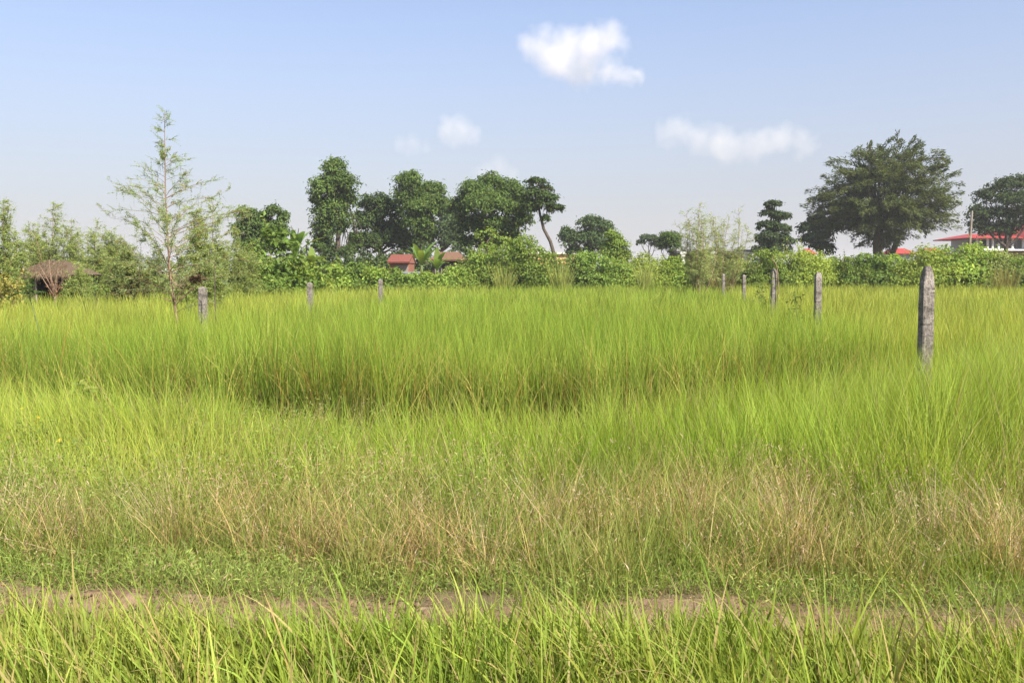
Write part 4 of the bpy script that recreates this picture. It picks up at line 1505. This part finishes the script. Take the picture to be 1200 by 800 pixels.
def small_house(px, d, eave_py, ridge_py, half_px, label, roof, wallm, dep=4.0, ridge=.5, name="house", gable=False, wall_cut=.86, trim=None):
    s = d / F
    b = at(px, HORIZON, d)
    b[2] = 0
    root = empty(name, b, label, "house")
    ze, zr = at(px, eave_py, d)[2], at(px, ridge_py, d)[2]
    W = 2 * half_px * s
    w = MB()
    w.box((0, dep / 2, ze / 2 - .05), (W * wall_cut, dep * .84, ze - .1), (.4, .3, .2))
    w.build("wall", M[wallm], root)
    r = MB()
    (gable_roof(r, 0, dep / 2, ze, W, dep * 1.08, zr - ze, .1) if gable else hip_roof(r, 0, dep / 2, ze, W, dep * 1.08, zr - ze, W * ridge, .1))
    r.build("roof", M[roof], root)
    if gable:
        for sx in (-1, 1):
            g = MB()
            x = sx * W * wall_cut / 2
            g.add(np.array([(x - .04, .25, ze - .09), (x - .04, dep - .25, ze - .09), (x - .04, dep / 2, ze + (zr - ze) * .86), (x - .04, dep / 2, ze + (zr - ze) * .86 - .01),
                            (x + .04, .25, ze - .09), (x + .04, dep - .25, ze - .09), (x + .04, dep / 2, ze + (zr - ze) * .86), (x + .04, dep / 2, ze + (zr - ze) * .86 - .01)]),
                  [(0, 1, 2, 3), (4, 7, 6, 5), (0, 4, 5, 1), (1, 5, 6, 2), (0, 3, 7, 4)], (.3, .2, .15))
            g.build("gable_wall", M[wallm], root)
    dm = MB()
    dm.box((W * .12, dep * .08 - .035, .98), (.85, .07, 1.9), (.2, .15, .1))
    dm.build("door", M["wood"], root)
    window(root, -W * .25, dep * .08 - .05, ze * .6, min(.9, W * .2), min(.8, ze * .4), frame="wood")
    return root


small_house(1059, 118, 297, 290.5, 15, "house whose larger low red roof shows under the huge spreading tree", "red_roof", "blue_wall")
small_house(1097, 122, 297, 290.5, 12, "house whose smaller red roof shows between hedge bushes", "red_roof", "blue_wall")
small_house(951, 112, 297, 291, 6, "tiny house with an orange-red roof glimpsed by the small dark tree", "red_roof", "ochre")
small_house(467, 60, 306.5, 297.5, 13, "brick house with a faded red tiled roof beside the banana plant", "red_tile", "brick", 4.0, gable=True, wall_cut=.9)
small_house(524, 60, 304, 294.5, 21, "shed with a rusty brown roof between banana plant and mound", "rust", "bamboo", 4.0, .55, name="rusty_shed")


def ochre_building():
    d = 92
    s = d / F
    b = at(655, HORIZON, d)
    b[2] = 0
    root = empty("ochre_building", b, "long low ochre building with a pale roof edge behind the leaning tree", "building")
    zt = at(655, 296, d)[2]
    w = MB()
    w.box((0, 3, zt / 2 - .1), (84 * s, 6, zt - .2), (.6, .35, .15))
    w.build("wall", M["ochre"], root)
    r = MB()
    r.box((0, 3, zt - .06), (88 * s, 6.5, .18), (.6, .55, .45))
    r.build("roof_edge", M["pale_trim"], root)
    bd = MB()
    bd.box((0, -.03, zt - .75), (84 * s, .06, .12), (.4, .2, .1))
    bd.build("band", M["rust"], root)
    for x in (-2.5, 0, 2.5):
        window(root, x, -.045, zt * .45, .9, .9)


ochre_building()


def pillared_shed():
    d = 76
    s = d / F
    b = at(845, HORIZON, d)
    b[2] = 0
    root = empty("open_shed", b, "long low open shed with a thin dark roof and white pillars behind the airy shrubs", "shed")
    zt = at(845, 293.5, d)[2]
    r = MB()
    r.box((0, 2, zt), (106 * s, 4.6, .14), (.2, .2, .2))
    r.build("roof", M["grey_sheet"], root)
    w = MB()
    w.box((0, 4.0, zt / 2 - .05), (100 * s, .16, zt - .1), (.4, .4, .38))
    w.build("wall", M["grey_sheet"], root)
    for px in (800, 836, 873, 892):
        p = MB()
        p.box(((px - 845) * s, -.05, zt / 2 - .08), (.34, .34, zt - .02), (.7, .7, .66))
        p.box(((px - 845) * s, -.05, zt - .2), (.5, .46, .2), (.7, .7, .66))
        p.build("pillar", M["white"], root)


pillared_shed()


def shrine():
    d = 33
    s = d / F
    b = at(263, HORIZON, d)
    b[2] = 0
    root = empty("shrine", b, "small whitewashed roadside shrine with a flat slab roof at the rice edge", "shrine")
    zt = at(263, 320, d)[2]
    w = MB()
    w.box((-.02, .15, zt / 2 - .06), (.2, .3, zt - .12), (.6, .6, .55))
    w.box((-.02, .15, .2), (.36, .46, .4), (.6, .6, .55))
    w.build("pedestal", M["white"], root)
    r = MB()
    r.box((.05, .12, zt), (.42, .5, .09), (.4, .38, .35))
    r.build("roof", M["wood"], root)


shrine()


def van():
    """A dull grey car nose behind the bushes by the brick house."""
    d = 54
    b = at(477, HORIZON, d)
    b[2] = 0
    root = empty("parked_car", b, "dull grey parked car half hidden by bushes before the red tiled house", "car", rz=.25)
    prof = [(-1.9, .35), (-1.92, .75), (-1.5, .9), (-.95, 1.0), (-.45, 1.47), (.75, 1.5), (1.35, 1.05), (1.85, .95), (1.9, .35)]
    mb = MB()
    n = len(prof)
    secs = []
    for y, k in ((-.78, .94), (-.7, 1), (.7, 1), (.78, .94)):
        secs.append([(x * (.985 if k < 1 else 1), y, .35 + (z - .35) * k) for x, z in prof])
    V = np.array(secs).reshape(-1, 3)
    q = []
    for r in range(3):
        for i in range(n):
            j = (i + 1) % n
            q.append((r * n + i, r * n + j, (r + 1) * n + j, (r + 1) * n + i))
    for r in (0, 3):
        o = r * n
        q += [(o, o + 1, o + 7, o + 8), (o + 1, o + 2, o + 6, o + 7), (o + 2, o + 3, o + 6, o + 6), (o + 3, o + 4, o + 5, o + 6)]
    q = [k for k in q if len(set(k)) == 4]
    mb.add(V, q, (.4, .4, .42))
    mb.build("body", M["grey_paint"], root)
    g = MB()
    g.poly([(-.93, -.62, 1.05), (-.93, .62, 1.05), (-.5, .58, 1.44), (-.5, -.58, 1.44)], -.03, (.03, .03, .04))
    g.build("windscreen", M["glass"], root)
    for sy in (-1, 1):
        g = MB()
        y = sy * .787
        g.poly([(-.7, y, 1.03), (1.1, y, 1.05), (.68, y, 1.36), (-.42, y, 1.36)], .012 * sy, (.03, .03, .04))
        g.build("side_window", M["glass"], root)
    for x in (-1.2, 1.2):
        for sy in (-1, 1):
            t = MB()
            a = np.linspace(0, 2 * math.pi, 20)
            t.tube([(x, sy * .66, .31), (x, sy * .7, .31), (x, sy * .82, .31), (x, sy * .84, .31)], (.24, .31, .31, .24), (.02, .02, .02), 18)
            t.build("wheel", M["rubber"], root)


van()

# utility pole and its wires
def utility_pole():
    d = 70
    b = at(1135, HORIZON, d)
    b[2] = 0
    root = empty("utility_pole", b, "slim weathered utility pole standing before the veranda house", "utility pole")
    H = at(1136, 247, d)[2]
    m = MB()
    m.tube([(-.05, 0, -.3), (.0, 0, H * .5), (.09, 0, H)], (.11, .1, .075), (.3, .26, .2), 9)
    m.build("pole", M["wood"], root, smooth=True)


utility_pole()

# ---------------------------------------------------------------- single plants in the field


def dry_sapling():
    d = 26
    rng = RS(310)
    b = at(65, HORIZON, d)
    b[2] = 0
    root = empty("dead_sapling", b, "brown dead sapling with V-spread bare branches before the thatched hut", "dead sapling")
    tm, cm = MB(), MB()
    b0 = rel(b, 64, 347, d)
    tm.tube([(b0[0], 0, -.1), b0], (.03, .022), (.3, .2, .13), 6)
    for x, y in ((42, 310), (54, 304), (47, 318), (79, 326), (72, 322), (68, 316), (60, 312), (83, 320), (58, 326)):
        P = bend_path(b0, rel(b, x, y, d, rng.uniform(-.3, .3)), 7, rng, .02)
        tm.tube(P, np.linspace(.022, .007, 7), (.34, .24, .16), 5)
        m = 22
        u = rng.uniform(.1, .6, m)
        pp = np.stack([np.interp(u, np.linspace(0, 1, 7), P[:, i]) for i in range(3)], 1) + rng.normal(0, .04, (m, 3))
        cm.leaves(pp, rng.normal(0, 1, (m, 3)) + (0, 0, -.8), rng.normal(0, 1, (m, 3)), rng.uniform(.05, .13, m), rng.uniform(.012, .03, m), jitter_cols(rng, (.26, .14, .08), m))
    tm.build("branches", M["pale_bark"], root, smooth=True)
    cm.build("dead_leaves", M["dry"], root)


dry_sapling()


def weed_stem():
    """The young plant with long drooping compound leaves at the frame edge."""
    d = 10.5
    rng = RS(311)
    b = at(45, HORIZON, d)
    b[2] = 0
    root = empty("young_plant", b, "young plant with a thin leaning stem and long compound leaves before the hut", "plant")
    tm, cm = MB(), MB()
    P = np.array([(.06, 0, 0), rel(b, 45, 385, d), rel(b, 39, 362, d), rel(b, 35, 350, d), rel(b, 34, 343, d)])
    tm.tube(P, (.009, .008, .006, .005, .003), (.12, .15, .06), 6)
    for k, (x, y) in enumerate(((12, 349), (20, 338), (30, 330), (44, 326), (50, 334), (54, 343), (26, 346), (16, 342), (45, 346), (40, 336))):
        e = rel(b, x, y, d, rng.uniform(-.25, .25))
        q = bend_path(P[-1 - k % 2], e, 7, rng, .01)
        q[:, 2] += np.sin(np.linspace(0, 1, 7) * math.pi) * .04
        tm.tube(q, np.linspace(.003, .0012, 7), (.15, .19, .07), 4)
        m = 22
        u = np.linspace(.2, 1, m)
        pp = np.stack([np.interp(u, np.linspace(0, 1, 7), q[:, i]) for i in range(3)], 1)
        dv = norm((q[-1] - q[0])[None])[0]
        sd = norm(np.cross(dv, (0, 0, 1))[None])[0]
        for sg in (-1, 1):
            cm.leaves(pp, sd * sg + dv * .6 + rng.normal(0, .15, (m, 3)) + (0, 0, -.25), rng.normal(0, .3, (m, 3)) + (0, 0, 1), rng.uniform(.03, .055, m), np.full(m, .012), jitter_cols(rng, (.09, .15, .04), m))
    tm.build("stem", M["green_stem"], root, smooth=True)
    cm.build("foliage", M["vine"], root)


weed_stem()


def thin_stick():
    d = 14
    b = at(252, HORIZON, d)
    b[2] = 0
    m = MB()
    rng = RS(312)
    m.tube(bend_path((.02, 0, -.1), rel(b, 251, 308, d), 9, rng, .008), np.linspace(.013, .007, 9), (.1, .08, .05), 6)
    o = m.build("bare_stick", M["bark"], loc=b, smooth=True)
    tag(o, "thin dark bare stick standing upright in the rice beside the stained post", "stick")


thin_stick()


def dead_twig():
    d = 20.9
    b = at(909, HORIZON, d)
    b[2] = 0
    m = MB()
    m.tube([rel(b, 911, 350, d) * (1, 1, 0), rel(b, 912, 335, d), rel(b, 911, 318, d), rel(b, 909, 309, d), rel(b, 905, 304, d), rel(b, 905, 300, d)], (.011, .011, .012, .012, .009, .004), (.15, .1, .07), 6)
    o = m.build("dead_twig", M["pale_bark"], loc=b, smooth=True)
    tag(o, "bent dead twig leaning against the brownish concrete post", "twig")


dead_twig()


def vine_plant(px, d, top_py, label, seed):
    rng = RS(seed)
    b = at(px, HORIZON, d)
    b[2] = 0
    H = at(px, top_py, d)[2]
    root = empty("climbing_weed", b, label, "weed")
    tm, cm = MB(), MB()
    for k in range(5):
        P = bend_path((0, 0, 0), (rng.normal(0, .22), rng.normal(0, .2), H * rng.uniform(.75, 1)), 7, rng, .05)
        tm.tube(P, np.linspace(.006, .002, 7), (.2, .17, .07), 4)
        m = 40
        u = rng.uniform(.3, 1, m)
        pp = np.stack([np.interp(u, np.linspace(0, 1, 7), P[:, i]) for i in range(3)], 1) + rng.normal(0, .05, (m, 3))
        L = rng.uniform(.04, .1, m)
        cm.leaves(pp, rng.normal(0, 1, (m, 3)), rng.normal(0, .5, (m, 3)) + (0, 0, 1), L, L * .45, jitter_cols(rng, (.14, .19, .04), m))
    tm.build("stems", M["green_stem"], root)
    cm.build("foliage", M["vine"], root)


vine_plant(896, 20, 312, "spindly weed climbing beside the twig-topped concrete post", 320)
vine_plant(935, 16, 340, "spindly weed in the yellow rice left of the pale speckled post", 321)


def yellow_weed(px, py, d, label, seed, big=False):
    """A small leafy weed of the bank with yellowed leaves near its top."""
    rng = RS(seed)
    t = at(px, py, d)
    b = np.array((t[0], d, float(gz(t[0], d))))
    H = t[2] - b[2]
    root = empty("leafy_weed", b, label, "weed")
    tm, cm, fm = MB(), MB(), MB()
    P = bend_path((.03, 0, 0), (0, 0, H), 7, rng, .03)
    tm.tube(P, np.linspace(.005, .002, 7), (.14, .15, .06), 5)
    m = 60
    u = rng.uniform(.35, 1, m)
    pp = np.stack([np.interp(u, np.linspace(0, 1, 7), P[:, i]) for i in range(3)], 1)
    az = rng.uniform(0, 6.28, m)
    ax = np.stack((np.cos(az), np.sin(az), rng.uniform(-.2, .6, m)), 1)
    pp = pp + ax * rng.uniform(0, .09, m)[:, None]
    L = rng.uniform(.03, .07, m)
    cm.leaves(pp, ax, rng.normal(0, .4, (m, 3)) + (0, 0, 1), L, L * .5, jitter_cols(rng, (.2, .27, .06), m))
    k = 5
    pp = P[-1] + rng.normal(0, .05, (k, 3)) * (1, 1, 1)
    L = rng.uniform(.02, .045, k)
    fm.leaves(pp, rng.normal(0, .6, (k, 3)) + (0, 0, -.2), rng.normal(0, .5, (k, 3)) + (0, -.5, 1), L, L * .6, jitter_cols(rng, (.55, .46, .05), k))
    tm.build("stem", M["green_stem"], root)
    cm.build("foliage", M["vine"], root)
    fm.build("yellow_leaves", M["vine"], root)


yellow_weed(42, 498, 6.3, "leafy weed with yellow upper leaves nearest the frame edge", 330)
yellow_weed(84, 522, 5.9, "leafy weed with bright yellow leaves in the bank grass", 331)


def seed_stalk():
    d = 6.3
    t = at(319, 497, d)
    b = np.array((t[0] + .06, d, float(gz(t[0], d))))
    rng = RS(332)
    root = empty("seed_stalk", b, "dark brown weed stalk with a pale seedy tip in the bank grass", "weed")
    tm, cm = MB(), MB()
    H = t[2] - b[2]
    P = bend_path((0, 0, 0), (-.06, 0, H), 7, rng, .02)
    tm.tube(P, np.linspace(.006, .003, 7), (.1, .06, .04), 6)
    m = 180
    u = rng.uniform(.55, 1, m)
    pp = np.stack([np.interp(u, np.linspace(0, 1, 7), P[:, i]) for i in range(3)], 1) + rng.normal(0, .014, (m, 3))
    cm.leaves(pp, rng.normal(0, 1, (m, 3)), rng.normal(0, 1, (m, 3)), rng.uniform(.008, .02, m), rng.uniform(.004, .008, m), jitter_cols(rng, (.2, .16, .08), m))
    tm.build("stalk", M["bark"], root)
    cm.build("seed_head", M["dry"], root)


seed_stalk()


def straw_clump(px, py, d, lean, label, seed, n=70, L=.6, cols=((.38, .29, .16), (.56, .46, .3))):
    rng = RS(seed)
    t = at(px, py, d)
    mb = MB()
    off = rng.normal(0, .06, (n, 2))
    p = np.column_stack((off, np.zeros(n)))
    l2 = off * 2 + np.array(lean) + rng.normal(0, .2, (n, 2))
    mb.blades(p, L * rng.uniform(.5, 1.05, n), rng.uniform(.002, .0045, n), np.arctan2(l2[:, 1], l2[:, 0]), np.linalg.norm(l2, axis=1), rng.uniform(-.1, .35, n), 5,
              jitter_cols(rng, cols[0], n), jitter_cols(rng, cols[1], n), face=rng.uniform(0, 3.14, n))
    o = mb.build("straw_clump", M["dry"], loc=(t[0], d, float(gz(t[0], d)) - .01))
    tag(o, label, "grass clump")


straw_clump(9, 625, 4.9, (-.02, 0), "tall upright pale straw clump at the frame edge", 340, 60, .6)
straw_clump(82, 640, 4.85, (-.08, 0), "reddish straw clump beside the tall pale one", 341, 60, .4, ((.3, .2, .12), (.46, .33, .22)))
straw_clump(205, 640, 4.9, (-.25, 0), "straw clump leaning towards a green weedy hollow", 342, 60, .5)
straw_clump(575, 680, 4.55, (.12, 0), "long pale straws standing up in the middle of the dry strip", 343, 16, .6)
straw_clump(1090, 650, 4.8, (-.15, 0), "thick pale straw clump, bulkiest of the dry strip", 344, 110, .5)
straw_clump(1185, 650, 4.85, (-.75, 0), "fallen pale straws sweeping sideways beside the bulky straw clump", 345, 90, .65)
straw_clump(930, 640, 4.9, (-.4, 0), "bleached straws leaning over dark-footed grass", 346, 60, .5)
straw_clump(640, 610, 5.2, (.25, 0), "silvery straws fanning out above the low weeds", 347, 60, .4, ((.36, .29, .19), (.52, .44, .3)))


def broad_leaf_weed():
    d = 8.4
    t = at(92, 447, d)
    b = np.array((t[0], d, float(gz(t[0], d))))
    rng = RS(350)
    root = empty("broad_leaf_weed", b, "pale broad-leaved weed in the dark gap before the rice", "weed")
    H = t[2] - b[2]
    tm, cm = MB(), MB()
    tm.tube([(0, 0, 0), (.01, 0, H * .6), (0, 0, H)], (.008, .006, .004), (.2, .22, .1), 6)
    n = 12
    az = np.arange(n) * 2.4
    ax = np.stack((np.cos(az), np.sin(az), rng.uniform(-.1, .7, n)), 1)
    p = np.column_stack((np.zeros((n, 2)), H * rng.uniform(.65, 1, n)))
    L = rng.uniform(.1, .2, n)
    cm.leaves(p, ax, rng.normal(0, .3, (n, 3)) + (0, 0, 1), L, L * .35, jitter_cols(rng, (.24, .3, .07), n))
    tm.build("stem", M["green_stem"], root)
    cm.build("foliage", M["vine"], root)


broad_leaf_weed()

# ---------------------------------------------------------------- humid air


def haze():
    mb = MB()
    mb.box((0, 2500, 7.5), (6400, 7400, 18), (.8, .85, .9))
    m, nt, out = new_mat("humid_air")
    pv = nt.nodes.new("ShaderNodeVolumePrincipled")
    pv.inputs["Color"].default_value = (.93, .96, 1, 1)
    pv.inputs["Density"].default_value = .00042
    pv.inputs["Anisotropy"].default_value = 0
    nt.links.new(pv.outputs[0], out.inputs["Volume"])
    o = mb.build("haze", m)
    tag(o, "thin humid haze over the whole field", "haze", kind="stuff")


haze()

# ---------------------------------------------------------------- clouds


def cloud(label, puffs, d, dens, seed, amp=.7, nscale=.02, group=None):
    """A puffy volume: puffs are (px, py, radius px)."""
    s = d / F
    cx, cy_ = np.average([p[0] for p in puffs], weights=[p[2] for p in puffs]), np.average([p[1] for p in puffs], weights=[p[2] for p in puffs])
    c = at(cx, cy_, d)
    rng = RS(seed)
    P = []
    for (x, y, r) in puffs:
        q = at(x, y, d) - c
        q[1] += rng.uniform(-.5, .5) * r * s
        P.append((q, r * s))
    import bmesh
    bm = bmesh.new()
    from mathutils import Matrix
    for q, r in P:
        bmesh.ops.create_icosphere(bm, subdivisions=3, radius=r * 1.35, matrix=Matrix.Translation(tuple(q)))
    me = bpy.data.meshes.new("cloud")
    bm.to_mesh(me)
    bm.free()
    o = bpy.data.objects.new("cloud", me)
    COL.objects.link(o)
    o.location = tuple(c)
    rm = o.modifiers.new("union", 'REMESH')
    rm.mode = 'VOXEL'
    rm.voxel_size = max(2.5, 3.0 * s)
    m, nt, out = new_mat("cloud_vapour")
    N, L = nt.nodes, nt.links
    tc = N.new("ShaderNodeTexCoord")
    cur = None
    rm_ = float(np.mean([r for _, r in P]))
    wz = N.new("ShaderNodeTexNoise")
    wz.inputs["Scale"].default_value = 1.0 / (1.1 * rm_)
    wz.inputs["Detail"].default_value = 5
    wz.inputs["Roughness"].default_value = .55
    L.new(tc.outputs["Object"], wz.inputs["Vector"])
    ws = N.new("ShaderNodeVectorMath")
    ws.operation = 'SUBTRACT'
    ws.inputs[1].default_value = (.5, .5, .5)
    L.new(wz.outputs["Color"], ws.inputs[0])
    wsc = N.new("ShaderNodeVectorMath")
    wsc.operation = 'MULTIPLY_ADD'
    wsc.inputs[1].default_value = (1.5 * rm_,) * 3
    L.new(ws.outputs[0], wsc.inputs[0])
    L.new(tc.outputs["Object"], wsc.inputs[2])
    for q, r in P:
        ds = N.new("ShaderNodeVectorMath")
        ds.operation = 'DISTANCE'
        ds.inputs[1].default_value = tuple(q)
        L.new(wsc.outputs[0], ds.inputs[0])
        ma = N.new("ShaderNodeMath")
        ma.operation = 'MULTIPLY_ADD'
        ma.inputs[1].default_value = -1.0 / r
        ma.inputs[2].default_value = 1.0
        L.new(ds.outputs["Value"], ma.inputs[0])
        if cur is None:
            cur = ma.outputs[0]
        else:
            mx = N.new("ShaderNodeMath")
            mx.operation = 'SMOOTH_MAX'
            mx.inputs[2].default_value = .4
            L.new(cur, mx.inputs[0])
            L.new(ma.outputs[0], mx.inputs[1])
            cur = mx.outputs[0]
    nz = N.new("ShaderNodeTexNoise")
    nz.inputs["Scale"].default_value = nscale * 1500 / d
    nz.inputs["Detail"].default_value = 6
    nz.inputs["Roughness"].default_value = .6
    L.new(tc.outputs["Object"], nz.inputs["Vector"])
    n2 = N.new("ShaderNodeMath")
    n2.operation = 'MULTIPLY_ADD'
    n2.inputs[1].default_value = amp * 2
    n2.inputs[2].default_value = -amp
    L.new(nz.outputs["Fac"], n2.inputs[0])
    ad = N.new("ShaderNodeMath")
    L.new(cur, ad.inputs[0])
    L.new(n2.outputs[0], ad.inputs[1])
    mr = N.new("ShaderNodeMapRange")
    mr.inputs[1].default_value = .1
    mr.inputs[2].default_value = .75
    mr.inputs[3].default_value = 0
    mr.inputs[4].default_value = dens
    L.new(ad.outputs[0], mr.inputs[0])
    pv = N.new("ShaderNodeVolumePrincipled")
    pv.inputs["Color"].default_value = (1, .955, .9, 1)
    pv.inputs["Anisotropy"].default_value = 0.0
    L.new(mr.outputs[0], pv.inputs["Density"])
    L.new(pv.outputs[0], out.inputs["Volume"])
    me.materials.append(m)
    tag(o, label, "cloud", group, "thing")
    return o


cloud("largest and brightest puffy white cloud, high in the open sky",
      [(632, 55, 28), (640, 38, 15), (660, 52, 32), (692, 57, 33), (715, 48, 24), (652, 76, 26), (686, 80, 24), (714, 84, 20), (732, 88, 17), (746, 90, 11)], 1500, .015, 400)
cloud("pale pinkish cloud bank with two humps above the pale feathery shrubs",
      [(786, 156, 18), (800, 154, 22), (818, 160, 24), (838, 166, 24), (860, 172, 22), (880, 172, 22), (900, 164, 20), (920, 162, 22), (942, 168, 20)], 2200, .0055, 401)
cloud("small soft cloud over the tall two-headed tree", [(524, 150, 18), (540, 152, 22), (556, 158, 14)], 2000, .0065, 402)
cloud("faint thin smear of cloud left of the small soft cloud", [(468, 168, 12), (484, 168, 16), (500, 172, 10)], 2200, .003, 403)
cloud("faint low cloud just above the round-crowned tree", [(568, 200, 16), (585, 196, 18), (600, 203, 14)], 2600, .003, 404)
